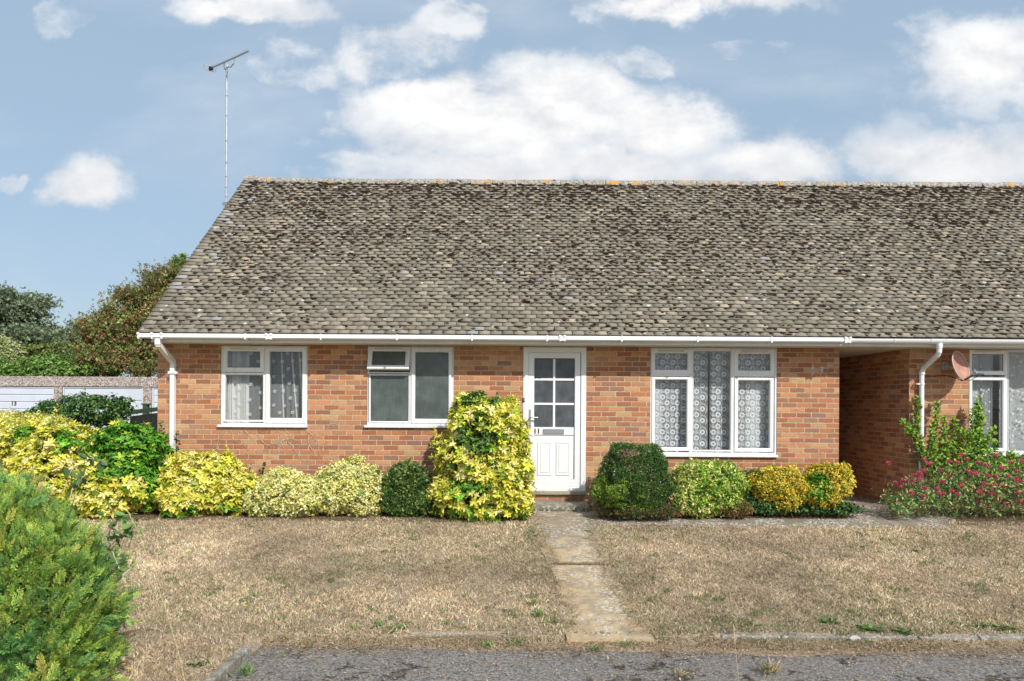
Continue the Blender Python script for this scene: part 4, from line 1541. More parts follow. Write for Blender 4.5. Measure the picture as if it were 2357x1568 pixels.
# letter plate
lb = MB()
la, lbx, lc, ld = xw(1250), xw(1298), zw(999, vx=mid), zw(988, vx=mid)
frame_ring(lb, la, lbx, lc, ld, YD - 0.010, YD + 0.0035, 0.007, 0.003)
lb.box(la + 0.0072, lbx - 0.0072, YD - 0.006, YD + 0.003, lc + 0.0072, ld - 0.0072)
lb.build('letter_plate', M['letter'], dr)


def text_mesh(name, body, size, loc, mat, par, thick=0.002, bold=0.0):
    cu = bpy.data.curves.new(name, 'FONT')
    cu.body = body
    cu.size = size
    cu.extrude = thick
    cu.offset = bold
    cu.align_x = 'CENTER'
    cu.align_y = 'CENTER'
    tmp = bpy.data.objects.new('tmp_text', cu)
    S.collection.objects.link(tmp)
    bpy.context.view_layer.update()
    dg = bpy.context.evaluated_depsgraph_get()
    me = bpy.data.meshes.new_from_object(tmp.evaluated_get(dg))
    vs = np.array([tuple(v.co) for v in me.vertices])
    fs = [tuple(p.vertices) for p in me.polygons]
    bpy.data.objects.remove(tmp)
    bpy.data.meshes.remove(me)
    w = np.c_[vs[:, 0] + loc[0], -vs[:, 2] + loc[1], vs[:, 1] + loc[2]]
    return link_mesh(name, w, fs, mat, par)


text_mesh('door_number', '11', 0.100, ((xw(1229.5) + xw(1241.5)) / 2, YD - 0.0005, (zw(988, vx=mid) + zw(999, vx=mid)) / 2 + 0.002), M['black'], dr, 0.002, 0.0025)
# bell and draught plate details
bb = MB()
bx = xw(1205)
bz = zw(921.5, vx=mid)
bb.box(bx - 0.014, bx + 0.014, YF - 0.020, YF - 0.0045, bz - 0.028, bz + 0.028, bev=0.004)
bell = bb.build('door_bell', M['black'], df)
bb = MB()
bb.tube([(bx + 0.002, YF - 0.018, bz), (bx + 0.002, YF - 0.024, bz)], 0.007, 10)
bb.build('bell_button', M['upvc'], df)
for xv in (1252, 1309):
    bb = MB()
    bb.box(xw(xv) - 0.022, xw(xv) + 0.022, YF - 0.008, YF - 0.0045, zw(1128, vx=mid), zw(1126.3, vx=mid))
    bb.build('drain_cover', M['fascia'], df)
# threshold stone
cb = MB()
cb.box(dx0 + 0.06, dx1 + 0.004, YF - 0.05, YF + 0.09, zw(1138.5, vx=mid), zth - 0.001, bev=0.008)
cb.build('threshold', M['cill'], house)
# concrete door step (its own thing)
import bmesh
sb = MB()
sb.box(0.20, 1.115, 9.90, WALL - 0.003, -0.06, 0.092)
stp = sb.build('door_step', M['step'])
bm = bmesh.new()
bm.from_mesh(stp.data)
bmesh.ops.bevel(bm, geom=list(bm.edges), offset=0.014, segments=2, affect='EDGES')
bmesh.ops.subdivide_edges(bm, edges=[e for e in bm.edges if e.calc_length() > 0.12], cuts=14, use_grid_fill=True)
for v_ in bm.verts:
    n_ = vnoise(np.array([tuple(v_.co)]), 16, 5)[0] - 0.5
    v_.co.z += n_ * 0.02
    v_.co.y += n_ * 0.02
bm.to_mesh(stp.data)
bm.free()
tag(stp, 'low weathered concrete step in front of the white door', 'step')
# white marks left on the brick
rr = random.Random(3)
M['residue'] = simple('pale_residue', (0.55, 0.50, 0.48), 0.8, 0.2, 60)
for cxv in (1869, 1891):
    mb = MB()
    if cxv > 1880:
        ribbon(mb, [(xw(1888), zw(849, vx=1888)), (xw(1896), zw(847.5, vx=1888)), (xw(1905), zw(849, vx=1888))], 0.008, WALL - 0.006)
    for k in range(16):
        a = cxv + rr.gauss(0, 2.0)
        b = 853 + rr.uniform(-9, 9)
        w_, h_ = rr.uniform(0.006, 0.020), rr.uniform(0.008, 0.03)
        n = 7
        vs = [(xw(a) + w_ * math.cos(2 * math.pi * q / n) * rr.uniform(.5, 1.1), WALL - 0.0022 - k * 0.0002, zw(b, vx=a) + h_ * math.sin(2 * math.pi * q / n) * rr.uniform(.5, 1.1)) for q in range(n)]
        mb.add(vs, [tuple(range(n))])
    mb.build('paint_mark', M['residue'], house)

# ------------------------------------------------------------------ TV aerial on its mast
AX, AY = -5.47, 13.27
aer = thing('tv_aerial', 'tall thin grey television aerial mast on the left gable, above the roof', 'aerial', (AX, AY, 5.2))
z_b, z_t = 5.15, P(519, 148, AY).z
mb = MB()
mb.tube([(AX, AY, z_b), (AX, AY, z_t)], 0.018, 10)
mast = mb.build('mast', M['galv'], aer)
for vy in (166, 221, 267, 325, 375, 407, 432, 453):
    zb_ = P(519, vy, AY).z
    mb = MB()
    mb.tube([(AX, AY, zb_ - 0.012), (AX, AY, zb_ + 0.012)], 0.0205, 10)
    mb.build('tape_band', M['alu'], mast)
mb = MB()
zk = 5.30
mb.box(AX - 0.05, XL + 0.01, AY - 0.012, AY + 0.012, zk - 0.015, zk + 0.015)
mb.box(AX - 0.055, AX + 0.03, AY - 0.04, AY - 0.022, zk - 0.03, zk + 0.03)
mb.build('wall_bracket', M['alu'], aer)
pt, pq = P(572, 118, 12.62), P(484, 158, 13.45)
zz = (pt.z + pq.z) / 2
A = Vector((pq.x, pq.y, pq.z))
B = Vector((pt.x, pt.y, pt.z))
bdir = (B - A).normalized()
mb = MB()
mb.tube([A, B], 0.012, 6)
boom = mb.build('boom', M['alu'], aer)
view = (Vector((AX, AY, z_t)) - Vector((0, 0, EYE))).normalized()
e = (view * 0.92 + bdir.cross(view).normalized() * 0.35).normalized()
upv = bdir.cross(e).normalized()
if upv.z < 0:
    upv = -upv
mb = MB()
for i in range(17):
    t = 0.10 + 0.89 * i / 16
    c = A.lerp(B, t)
    mb.tube([c - e * 0.10 + upv * 0.010, c + e * 0.10 + upv * 0.010], 0.004, 5)
    mb.box(c.x - 0.008, c.x + 0.008, c.y - 0.008, c.y + 0.008, c.z - 0.002, c.z + 0.022)
mb.build('director_rods', M['alu'], boom)
mb = MB()
ca, cb_, cc, cd = P(469, 148.5, 13.42), P(497, 157, 13.5), P(496, 166, 13.5), P(469, 157.5, 13.42)
for t in (0, 0.5, 1.0):
    mb.tube([ca.lerp(cd, t), cb_.lerp(cc, t)], 0.008, 5)
for t in (0, 0.40, 0.62, 1.0):
    mb.tube([ca.lerp(cb_, t), cd.lerp(cc, t)], 0.005, 5)
mb.build('reflector_grid', M['alu'], aer)
mb = MB()
c0 = A.lerp(B, 0.02)
mb.hexa([c0 + Vector((dx * 0.035, dy * 0.02, dz * 0.028)) for dz in (-1, 1) for dx, dy in ((-1, -1), (1, -1), (1, 1), (-1, 1))])
mb.tube([c0, P(481, 164, 13.45)], 0.006, 5)
mb.tube([c0, P(488, 160, 13.45)], 0.006, 5)
mb.build('dipole_box', M['black'], aer)
mb = MB()
q1, q2 = A.lerp(B, 0.37), A.lerp(B, 0.63)
m0 = Vector((AX, AY, z_t - 0.05))
mb.tube([q1, q1 - Vector((0, 0, 0.10)), q1.lerp(m0, 0.5) - Vector((0, 0, 0.10)), m0], 0.009, 6)
mb.tube([q2, q2 - Vector((0, 0, 0.10)), q2.lerp(m0, 0.45) - Vector((0, 0, 0.10)), m0], 0.009, 6)
mb.build('cradle', M['alu'], aer)

# ------------------------------------------------------------------ satellite dish
DC = P(2211, 842, 10.17)
dish = thing('satellite_dish', 'faded pink satellite dish on the neighbour wall beside the round white downpipe', 'satellite dish', (DC.x, WALL, DC.z - 0.1))
nrm = Vector((0.53, -0.81, 0.24)).normalized()
side_ = Vector((0, 0, 1)).cross(nrm).normalized()
upd = nrm.cross(side_).normalized()
mb = MB()
nr, na = 5, 28
rx, ry = 0.225, 0.215
vs = []
for side_off in (0.0, -0.006):
    vs.append(DC + nrm * (-0.045 + side_off))
    for i in range(1, nr + 1):
        t = i / nr
        for k in range(na):
            an = 2 * math.pi * k / na
            vs.append(DC + side_ * rx * t * math.cos(an) + upd * ry * t * math.sin(an) + nrm * (-0.045 + 0.045 * t * t + side_off))
fs = []
st = 1 + nr * na
for k in range(na):
    k2 = (k + 1) % na
    fs.append((0, 1 + k, 1 + k2))
    fs.append((st, st + 1 + k2, st + 1 + k))
    for i in range(nr - 1):
        a = 1 + i * na
        b = 1 + (i + 1) * na
        fs.append((a + k, b + k, b + k2, a + k2))
        fs.append((st + a + k2, st + b + k2, st + b + k, st + a + k))
    a = 1 + (nr - 1) * na
    fs.append((a + k, st + a + k, st + a + k2, a + k2))
mb.add(vs, fs)
refl = mb.build('reflector', M['dish'], dish, smooth=True)
mb = MB()
mb.tube([DC + side_ * rx * math.cos(t) + upd * ry * math.sin(t) for t in np.linspace(0, 2 * math.pi, 33)], 0.007, 6)
mb.build('rim', M['dish_rim'], dish)
lp = P(2251, 860, 9.86)
bot = DC - upd * ry * 0.97
mb = MB()
mb.tube([bot - nrm * 0.05, bot + nrm * 0.02, lp - Vector((0.06, 0, 0.015))], 0.014, 6, square=False)
mb.build('feed_arm', M['rust'], dish)
mb = MB()
tl = P(2273, 862, 9.75)
ld_ = (tl - lp).normalized()
back = lp - ld_ * 0.05
mb.tube([back, back + ld_ * 0.035, lp + ld_ * 0.0, lp + ld_ * 0.09], [0.030, 0.032, 0.020, 0.016], 10)
mb.tube([back - Vector((0, 0, 0.02)), back + Vector((0, 0, 0.05))], 0.020, 8)
mb.build('receiver', M['lnb'], dish)
mb = MB()
mb.tube([DC - nrm * 0.05, DC - nrm * 0.10, Vector((DC.x - 0.06, WALL - 0.02, DC.z + 0.01))], 0.018, 8)
mb.box(DC.x - 0.12, DC.x - 0.03, WALL - 0.014, WALL - 0.002, DC.z - 0.05, DC.z + 0.07)
mb.build('mount', M['galv'], dish)
cab = thing('aerial_cable', 'thin black cable crossing the brick from the dish to the round downpipe', 'cable', (6.3, WALL - 0.01, 1.9))
mb = MB()
cpts = [P(2130, 866, 10.41), P(2150, 866, 10.425), P(2172, 864, 10.425), P(2190, 867, 10.40), P(2204, 873, 10.30), bot + Vector((0, 0, -0.01)), bot.lerp(lp, 0.5) - Vector((0, 0, 0.05)), lp - Vector((0, 0, 0.03))]
mb.tube(cpts, 0.005, 6)
mb.build('cable', M['black'], cab)
cab['label'] = 'thin black cable crossing the brick from the dish to the round downpipe'


# ------------------------------------------------------------------ leaves
def leaf_t(l=1.0, w=0.36, cup=0.08, droop=0.12):
    """pointed oval leaf along +y, 2x3 quads"""
    v, f = [], []
    prof = [(0, 0.06), (0.3, 0.8), (0.62, 1.0), (1.0, 0.04)]
    for t, ww in prof:
        for s_ in (-1, 0, 1):
            v.append((s_ * ww * w / 2 * l, t * l, (abs(s_) * cup - droop * t * t) * l))
    for i in range(3):
        for k in range(2):
            a = i * 3 + k
            f.append((a, a + 1, a + 4, a + 3))
    return np.array(v), np.array(f)


def rosette_t(n=6, l=1.0, w=0.34, lift=0.45, seed=0):
    r = np.random.default_rng(seed)
    lv, lf = leaf_t(l, w, 0.05, 0.22)
    vs, fs = [], []
    o = 0
    for k in range(n):
        a = 2 * math.pi * (k + r.uniform(-0.25, 0.25)) / n
        el = lift + r.uniform(-0.3, 0.35)
        ca, sa = math.cos(a), math.sin(a)
        ce, se = math.cos(el), math.sin(el)
        s = r.uniform(0.75, 1.15)
        # y axis of leaf points (ca*ce, sa*ce, se)
        yv = np.array([ca * ce, sa * ce, se])
        xv = np.array([-sa, ca, 0])
        zv = np.cross(xv, yv)
        if zv[2] < 0:
            zv = -zv
            xv = -xv
        m = np.stack([xv, yv, zv], 1)
        vs.append((lv * s) @ m.T)
        fs.append(lf + o)
        o += len(lv)
    return np.concatenate(vs), np.concatenate(fs)


def small_leaf_t(l=1.0, w=0.5):
    v = np.array([(0, 0, 0), (-w / 2, 0.5, 0.09), (0, 1.0, -0.06), (w / 2, 0.5, 0.09), (0, .5, -0.02)]) * l
    return v[:4], np.array([(0, 3, 2, 1)])


def pair_t(w=0.5, n=4, seed=0):
    """short sprig: n small leaves around a point"""
    r = np.random.default_rng(seed)
    vs, fs, o = [], [], 0
    lv, lf = small_leaf_t(1.0, w)
    for k in range(n):
        d = r.normal(0, 1, 3)
        d[2] = abs(d[2]) * 0.9 + 0.2
        d /= np.linalg.norm(d)
        fr = frames(d[None], r.normal(0, 1, (1, 3)) + np.array([[0, 0, 1.2]]))[0]
        vs.append((lv * r.uniform(0.7, 1.2)) @ fr.T + r.normal(0, 0.25, 3))
        fs.append(lf + o)
        o += len(lv)
    return np.concatenate(vs), np.concatenate(fs)


def pick(pal, n, rng, var=0.12, w=None):
    pal = np.array(pal, float)
    i = rng.choice(len(pal), n, p=w)
    return np.clip(pal[i] * rng.normal(1, var, (n, 1)), 0.004, 0.95)


def shell(lobes, n, rng, lump=0.16, lscale=4.0, depth=0.30, zmin=None, seed=1):
    """points and outward normals spread through the outer part of a union of ellipsoids.
    lobes: (cx,cy,cz, rx,ry,rz[, weight])"""
    L = np.array([l[:6] for l in lobes])
    wt = np.array([(l[3] * l[5] + l[3] * l[4] + l[4] * l[5]) for l in lobes])
    wt /= wt.sum()
    pts, nrm_ = [], []
    need = n
    while need > 0:
        m = int(need * 1.7) + 50
        i = rng.choice(len(L), m, p=wt)
        d = rng.normal(0, 1, (m, 3))
        d /= np.linalg.norm(d, axis=1, keepdims=True)
        rad = 1 - depth * rng.random(m) ** 1.6 + (rng.random(m) < 0.10) * rng.random(m) * 0.13
        lum = 1 + lump * 1.7 * (vnoise(d * 1.0 + L[i, :3] * 3, lscale * 0.5, seed, 3) - 0.5) * 2
        p = L[i, :3] + d * L[i, 3:6] * (rad * lum)[:, None]
        # reject points deep inside another lobe
        ok = np.ones(m, bool)
        for j in range(len(L)):
            q = (p - L[j, :3]) / L[j, 3:6]
            inside = (q ** 2).sum(1) < (1 - depth * 1.15) ** 2
            ok &= ~(inside & (i != j))
        g = gz(p[:, 0], p[:, 1])
        ok &= p[:, 2] > (g + 0.01 if zmin is None else zmin)
        nn = d / L[i, 3:6]
        nn /= np.linalg.norm(nn, axis=1, keepdims=True)
        pts.append(p[ok])
        nrm_.append(nn[ok])
        need -= ok.sum()
    return np.concatenate(pts)[:n], np.concatenate(nrm_)[:n]


def stems_mesh(lobes, rng, base, n=14, rad=0.008):
    mb = MB()
    for k in range(n):
        l = lobes[rng.integers(len(lobes))]
        d = rng.normal(0, 1, 3)
        d[2] = abs(d[2]) + 0.3
        d /= np.linalg.norm(d)
        tip = np.array(l[:3]) + d * np.array(l[3:6]) * rng.uniform(0.75, 0.95)
        b = np.array([l[0] + rng.normal(0, l[3] * 0.15), l[1] + rng.normal(0, l[4] * .15), base])
        m1 = b * 0.55 + tip * 0.45 + rng.normal(0, 0.03, 3)
        m2 = b * 0.2 + tip * 0.8 + rng.normal(0, 0.03, 3)
        mb.tube([b, m1, m2, tip], [rad, rad * .8, rad * .5, rad * .2], 5)
    return mb


def shrub(name, label, cat, lobes, n, leaf, size, pal, weights=None, seed=1, up=0.5, lump=0.16, depth=0.3, lscale=4, group=None, mat='leaf',
          patch=None, out=1.0, base=None, jit=0.35, extra=None, stems=14, size_var=0.2):
    rng = np.random.default_rng(seed)
    tv, tf = leaf
    extra_l = []
    for l in lobes:
        for q in range(6):
            d = rng.normal(0, 1, 3)
            d[2] = abs(d[2]) - 0.15
            d[1] = -abs(d[1]) if rng.random() < .5 else d[1]
            d /= np.linalg.norm(d)
            c_ = np.array(l[:3]) + d * np.array(l[3:6]) * rng.uniform(0.88, 1.06)
            k_ = rng.uniform(0.20, 0.34)
            extra_l.append((c_[0], c_[1], c_[2], l[3] * k_, l[4] * k_, l[5] * k_))
    base_l = list(lobes)
    lobes = list(lobes) + extra_l
    p, nn = shell(lobes, n, rng, lump, lscale, depth, seed=seed)
    ax = nn * out + np.array([[0, 0, up]]) + rng.normal(0, jit, (n, 3))
    return_rot = None
    if leaf is LEAF or leaf is LEAFW:      # single leaves: leaf axis tangential-outward, face outward
        t = rng.normal(0, 1, (n, 3))
        t = t - nn * (t * nn).sum(1, keepdims=True) * 0.5 + np.array([[0, 0, up * .3]])
        rot = frames(t, nn + rng.normal(0, jit, (n, 3)) + np.array([[0, 0, up]]))
    else:
        z = ax / np.linalg.norm(ax, axis=1, keepdims=True)
        t = rng.normal(0, 1, (n, 3))
        x = np.cross(t, z)
        x /= np.linalg.norm(x, axis=1, keepdims=True)
        y = np.cross(z, x)
        rot = np.stack([x, y, z], 2)
    col = pick(pal, n, rng, 0.12, weights)
    if patch is not None:
        for (pfun, ppal) in patch:
            msk = pfun(p, rng)
            col[msk] = pick(ppal, msk.sum(), rng)
    sc = size * rng.normal(1, size_var, n).clip(0.5, 1.6)
    ns = max(6, n // 230)
    cand = np.where(nn[:, 2] > 0.15)[0]
    if len(cand) > ns:
        kk = rng.choice(cand, ns)
        kk = np.repeat(kk, 8)
        tt = np.tile(np.linspace(0.1, 1, 8), ns)
        ln_ = np.repeat(rng.uniform(0.6, 2.4, ns), 8) * size
        dr_ = np.repeat(nn[kk[::8]] * 0.5 + rng.normal(0, 0.35, (ns, 3)) + np.array([[0, 0, .7]]), 8, axis=0)
        p = np.concatenate([p, p[kk] + dr_ * (ln_ * tt)[:, None] + rng.normal(0, size * .12, (ns * 8, 3))])
        rot = np.concatenate([rot, rot[rng.integers(0, n, ns * 8)]])
        col = np.concatenate([col, np.repeat(col[kk[::8]], 8, axis=0) * rng.normal(1, .1, (ns * 8, 1))])
        sc = np.concatenate([sc, size * (0.95 - 0.45 * tt)])
    v, f, c = scatter(tv, tf, p, rot, sc, col)
    c = np.clip(c * np.repeat(rng.normal(1, 0.05, (len(c) // len(tv) * 1, 1)), len(tv), 0), 0, 1)
    bz = base if base is not None else float(min(gz(l[0], l[1]) for l in lobes))
    cxm = float(np.mean([l[0] for l in lobes]))
    cym = float(np.mean([l[1] for l in lobes]))
    root = thing(name, label, cat, (cxm, cym, bz), group)
    fo = link_mesh('foliage', v, f, M[mat], root, col=c)
    stems_mesh(base_l, rng, bz - 0.02, stems, 0.006).build('stems', M['bark'], root)
    return root, fo, p


LEAF = leaf_t()
LEAFW = leaf_t(1.0, 0.55)
ROS = rosette_t(6, 1.0, 0.42)
ROS2 = rosette_t(5, 1.0, 0.42, 0.6, 4)
SPRIG = pair_t(0.55, 5, 3)
SPRIG2 = pair_t(0.42, 6, 8)


def el(vx, vy, D, rx, ry, rd=None):
    """ellipsoid lobe from photo position; rx, ry in photo px, rd metres"""
    c = P(vx, vy, D)
    k = D / F
    return (c.x, c.y, c.z, rx * k, rd if rd else rx * k * 0.8, ry * k)


YEL = [(0.82, 0.74, 0.17), (0.74, 0.70, 0.09), (0.60, 0.63, 0.06), (0.84, 0.77, 0.32), (0.30, 0.44, 0.035), (0.08, 0.20, 0.02)]
YW = [0.28, 0.24, 0.17, 0.14, 0.10, 0.07]
GRN = [(0.10, 0.30, 0.025), (0.17, 0.42, 0.035), (0.055, 0.20, 0.020), (0.32, 0.52, 0.05)]
CRM = [(0.88, 0.83, 0.38), (0.84, 0.78, 0.26), (0.66, 0.68, 0.17), (0.16, 0.28, 0.05), (0.92, 0.88, 0.52)]
CRW = [0.34, 0.30, 0.14, 0.10, 0.12]
DKG = [(0.05, 0.11, 0.03), (0.08, 0.17, 0.038), (0.13, 0.24, 0.05), (0.20, 0.31, 0.08)]
GOLD = [(0.72, 0.52, 0.05), (0.62, 0.55, 0.07), (0.78, 0.62, 0.10), (0.26, 0.36, 0.05), (0.12, 0.24, 0.03)]
IVY = [(0.045, 0.12, 0.03), (0.07, 0.17, 0.045), (0.12, 0.23, 0.06), (0.035, 0.08, 0.028)]


def noise_patch(scale, thr, seed, extra=None):
    def fn(p, rng):
        m = vnoise(p, scale, seed, 2) > thr
        if extra is not None:
            m &= extra(p)
        return m & (rng.random(len(p)) < 0.85)
    return fn


def vx_of(p):
    return CX + p[:, 0] / p[:, 1] * F


def vy_of(p):
    return CY - (p[:, 2] - EYE) / p[:, 1] * F


# left hedge group
shrub('golden_shrub', 'large yellow shrub left of the bungalow, behind the conifer', 'shrub',
      [el(150, 1072, 9.85, 90, 90, .5), el(215, 1058, 9.9, 72, 72, .5), el(120, 1115, 9.7, 90, 78, .5), el(240, 1130, 9.6, 75, 55, .4), el(85, 1035, 10.2, 68, 60, .4)],
      4600, ROS, 0.070, YEL, YW, 21, 0.5, 0.22, 0.35, 5,
      patch=[(noise_patch(3.0, 0.60, 4), GRN)])
shrub('choisya_shrub', 'tall bright green bush with yellow lower leaves against the left downpipe', 'shrub',
      [el(308, 1048, 9.75, 62, 66, .42), el(298, 1105, 9.65, 78, 72, .45), el(340, 1088, 9.8, 40, 80, .35), el(250, 1150, 9.5, 60, 35, .3)],
      3600, ROS, 0.070, [(0.09, 0.28, 0.02), (0.15, 0.38, 0.03), (0.045, 0.17, 0.018), (0.42, 0.56, 0.05)], [.35, .3, .2, .15], 22, 0.5, 0.2, 0.35, 5,
      patch=[(lambda p, r: (vy_of(p) > 1090 + 30 * vnoise(p, 4, 9)) & (vx_of(p) < 335) & (r.random(len(p)) < 0.85), YEL[:4]),
             (lambda p, r: (vy_of(p) < 985) & (r.random(len(p)) < 0.5), YEL[:3])])
shrub('variegated_shrub', 'cream and yellow leaved shrub at the left picture edge, below the numbered garage door', 'shrub',
      [el(20, 1000, 10.6, 75, 44, .5), el(60, 1020, 10.4, 70, 56, .5), el(-50, 1020, 10.5, 80, 74, .5), el(110, 992, 10.5, 60, 34, .4)],
      5200, SPRIG, 0.045, CRM[:2] + YEL[:3], None, 23, 0.4, 0.2, 0.35, 5, patch=[(noise_patch(3, 0.6, 5), [(0.30, 0.36, 0.08), (0.2, 0.3, 0.06)])])
shrub('ivy_mound', 'dark green leafy mound in front of the pale garages', 'ivy',
      [el(200, 945, 11.6, 95, 34, .4), el(248, 948, 11.5, 52, 26, .4), el(130, 956, 11.7, 62, 26, .4), el(180, 1012, 11.5, 140, 56, .3)],
      6500, LEAFW, 0.060, IVY + [(0.16, 0.28, 0.05)], None, 24, 0.5, 0.25, 0.4, 6, stems=8)
shrub('choisya_shrub', 'low spreading yellow bush right of the square downpipe, under the spiral-curtain window', 'shrub',
      [el(475, 1120, 9.72, 95, 62, .38), el(430, 1140, 9.6, 62, 48, .3), el(530, 1135, 9.65, 58, 50, .3), el(450, 1085, 9.8, 60, 38, .28), (P(520, 1085, 9.85).x, 9.85, P(0, 1085, 9.85).z, .25, .25, .16)],
      3500, ROS, 0.070, YEL, [.36, .26, .12, .2, .04, .02], 25, 0.5, 0.16, 0.3, 5,
      patch=[(lambda p, r: (vy_of(p) > 1160) & (r.random(len(p)) < 0.25), GRN)])
shrub('euonymus_shrub', 'small cream and green shrub, the leftmost of the two pale ones', 'shrub',
      [el(655, 1140, 9.62, 66, 48, .32), el(615, 1160, 9.58, 44, 32, .25), el(700, 1150, 9.6, 44, 40, .25), el(648, 1110, 9.7, 40, 30, .22)],
      5200, SPRIG, 0.042, CRM, CRW, 26, 0.5, 0.2, 0.32, 6, group=None)
shrub('euonymus_shrub', 'rounded cream and green shrub, touching the small dark green flecked bush', 'shrub',
      [el(803, 1118, 9.75, 68, 56, .32), el(775, 1145, 9.65, 50, 38, .28), el(838, 1145, 9.65, 50, 42, .28), el(745, 1150, 9.6, 28, 24, .2)],
      5200, SPRIG, 0.042, CRM, CRW, 27, 0.5, 0.18, 0.32, 6)
shrub('privet_shrub', 'dark green flecked bush between the pale shrubs and the tall yellow bush', 'shrub',
      [el(932, 1115, 9.75, 50, 52, .28), el(925, 1148, 9.68, 55, 40, .28), el(975, 1160, 9.62, 36, 24, .2)],
      5200, SPRIG2, 0.034, DKG + [(0.45, 0.50, 0.14)], [.28, .27, .2, .13, .12], 28, 0.4, 0.2, 0.35, 6, mat='waxy')
shrub('choisya_shrub', 'tall yellow bush growing beside the white front door', 'shrub',
      [el(1105, 1130, 9.6, 104, 68, .42), el(1090, 1060, 9.65, 86, 78, .42), el(1100, 985, 9.75, 58, 60, .36), el(1162, 1030, 9.65, 50, 82, .34), el(1165, 1100, 9.6, 55, 70, .36), el(1085, 940, 9.85, 45, 34, .26),
       el(1190, 1160, 9.5, 38, 32, .25), el(1160, 950, 9.85, 34, 30, .2), el(1030, 1150, 9.6, 36, 38, .28)],
      5600, ROS, 0.070, YEL, [.26, .26, .18, .14, .1, .06], 29, 0.5, 0.2, 0.35, 6,
      patch=[(lambda p, r: ((((vx_of(p) - 1095) / 48) ** 2 + ((vy_of(p) - 1010) / 42) ** 2) < 1) & (r.random(len(p)) < 0.75), [(0.09, 0.20, 0.03), (0.16, 0.30, 0.05), (0.12, 0.16, 0.05)]),
             (lambda p, r: ((((vx_of(p) - 1105) / 40) ** 2 + ((vy_of(p) - 925) / 22) ** 2) < 1) & (r.random(len(p)) < 0.7), [(0.07, 0.16, 0.03), (0.12, 0.24, 0.05)]),
             (lambda p, r: ((((vx_of(p) - 1080) / 40) ** 2 + ((vy_of(p) - 1130) / 26) ** 2) < 1) & (r.random(len(p)) < 0.55), GRN),
             (lambda p, r: (vy_of(p) > 1165) & (r.random(len(p)) < 0.4), GRN)])
shrub('box_shrub', 'large rounded dark green bush right of the front door', 'shrub',
      [el(1452, 1092, 9.62, 72, 68, .44), el(1440, 1130, 9.6, 76, 55, .44), el(1480, 1120, 9.62, 62, 66, .42)],
      15000, SPRIG2, 0.026, DKG + [(0.22, 0.28, 0.12)], [.30, .32, .22, .10, .06], 30, 0.4, 0.10, 0.25, 6, mat='waxy',
      patch=[(lambda p, r: (vnoise(p, 4, 77, 3) * 90 + (1440 - vx_of(p)) * 0.5 + (vy_of(p) - 1110) * 0.9 > 62) & (vx_of(p) < 1525) & (r.random(len(p)) < 0.7), [(0.30, 0.46, 0.05), (0.42, 0.55, 0.08), (0.18, 0.33, 0.04)]),
             (lambda p, r: ((((vx_of(p) - 1445) / 24) ** 2 + ((vy_of(p) - 1043) / 8) ** 2) < 1) & (r.random(len(p)) < 0.7), [(0.50, 0.36, 0.24), (0.42, 0.30, 0.2)])])
shrub('cotoneaster_shrub', 'low spreading red-berried plant at the foot of the rounded dark green bush', 'shrub',
      [el(1460, 1178, 9.42, 60, 14, .2), el(1410, 1170, 9.45, 40, 16, .2), el(1520, 1175, 9.42, 40, 16, .2)],
      4200, SPRIG2, 0.020, [(0.08, 0.14, 0.04), (0.14, 0.20, 0.06), (0.30, 0.10, 0.05), (0.26, 0.17, 0.08)], [.35, .3, .15, .2], 31, 0.3, 0.3, 0.5, 8)
shrub('euonymus_shrub', 'boxy lime green and cream shrub right of the rounded dark bush, under the lace window', 'shrub',
      [el(1622, 1108, 9.68, 78, 46, .36), el(1600, 1150, 9.62, 66, 38, .33), el(1655, 1140, 9.64, 50, 44, .32)],
      6500, SPRIG, 0.036, [(0.22, 0.42, 0.04), (0.46, 0.60, 0.08), (0.10, 0.24, 0.025), (0.82, 0.80, 0.28)], [.28, .28, .18, .26], 32, 0.4, 0.15, 0.3, 6,
      patch=[(lambda p, r: (vy_of(p) > 1165) & (r.random(len(p)) < 0.5), CRM[:3]), (lambda p, r: (vy_of(p) < 1145) & (vx_of(p) < 1600) & (r.random(len(p)) < 0.35), CRM[:3]),
             (lambda p, r: (vx_of(p) < 1580) & (vy_of(p) > 1120) & (r.random(len(p)) < 0.25), [(0.42, 0.28, 0.18)])])
shrub('golden_euonymus', 'golden yellow shrub left of its green-hearted twin, under the lace window corner', 'shrub',
      [el(1785, 1120, 9.72, 58, 42, .3), el(1800, 1140, 9.68, 45, 34, .28), el(1755, 1125, 9.75, 30, 30, .22)],
      4600, SPRIG, 0.038, GOLD, [.42, .2, .2, .12, .06], 33, 0.5, 0.18, 0.3, 6)
shrub('golden_euonymus', 'golden shrub with green leaves in its middle, at the passage corner', 'shrub',
      [el(1898, 1115, 9.70, 52, 40, .3), el(1885, 1135, 9.68, 44, 34, .26), el(1925, 1110, 9.75, 30, 36, .24)],
      4400, SPRIG, 0.040, GOLD, [.40, .2, .2, .12, .08], 34, 0.5, 0.2, 0.3, 6,
      patch=[(lambda p, r: ((((vx_of(p) - 1882) / 30) ** 2 + ((vy_of(p) - 1120) / 34) ** 2) < 1) & (r.random(len(p)) < 0.7), GRN)])
shrub('ivy_plant', 'dark ivy spilling over the soil edge below the two golden shrubs', 'ivy',
      [el(1830, 1170, 9.62, 110, 14, .13), el(1930, 1172, 9.62, 55, 14, .13), el(1760, 1165, 9.65, 50, 24, .14)],
      4200, LEAFW, 0.042, IVY, None, 35, 0.7, 0.3, 0.5, 8, stems=6)
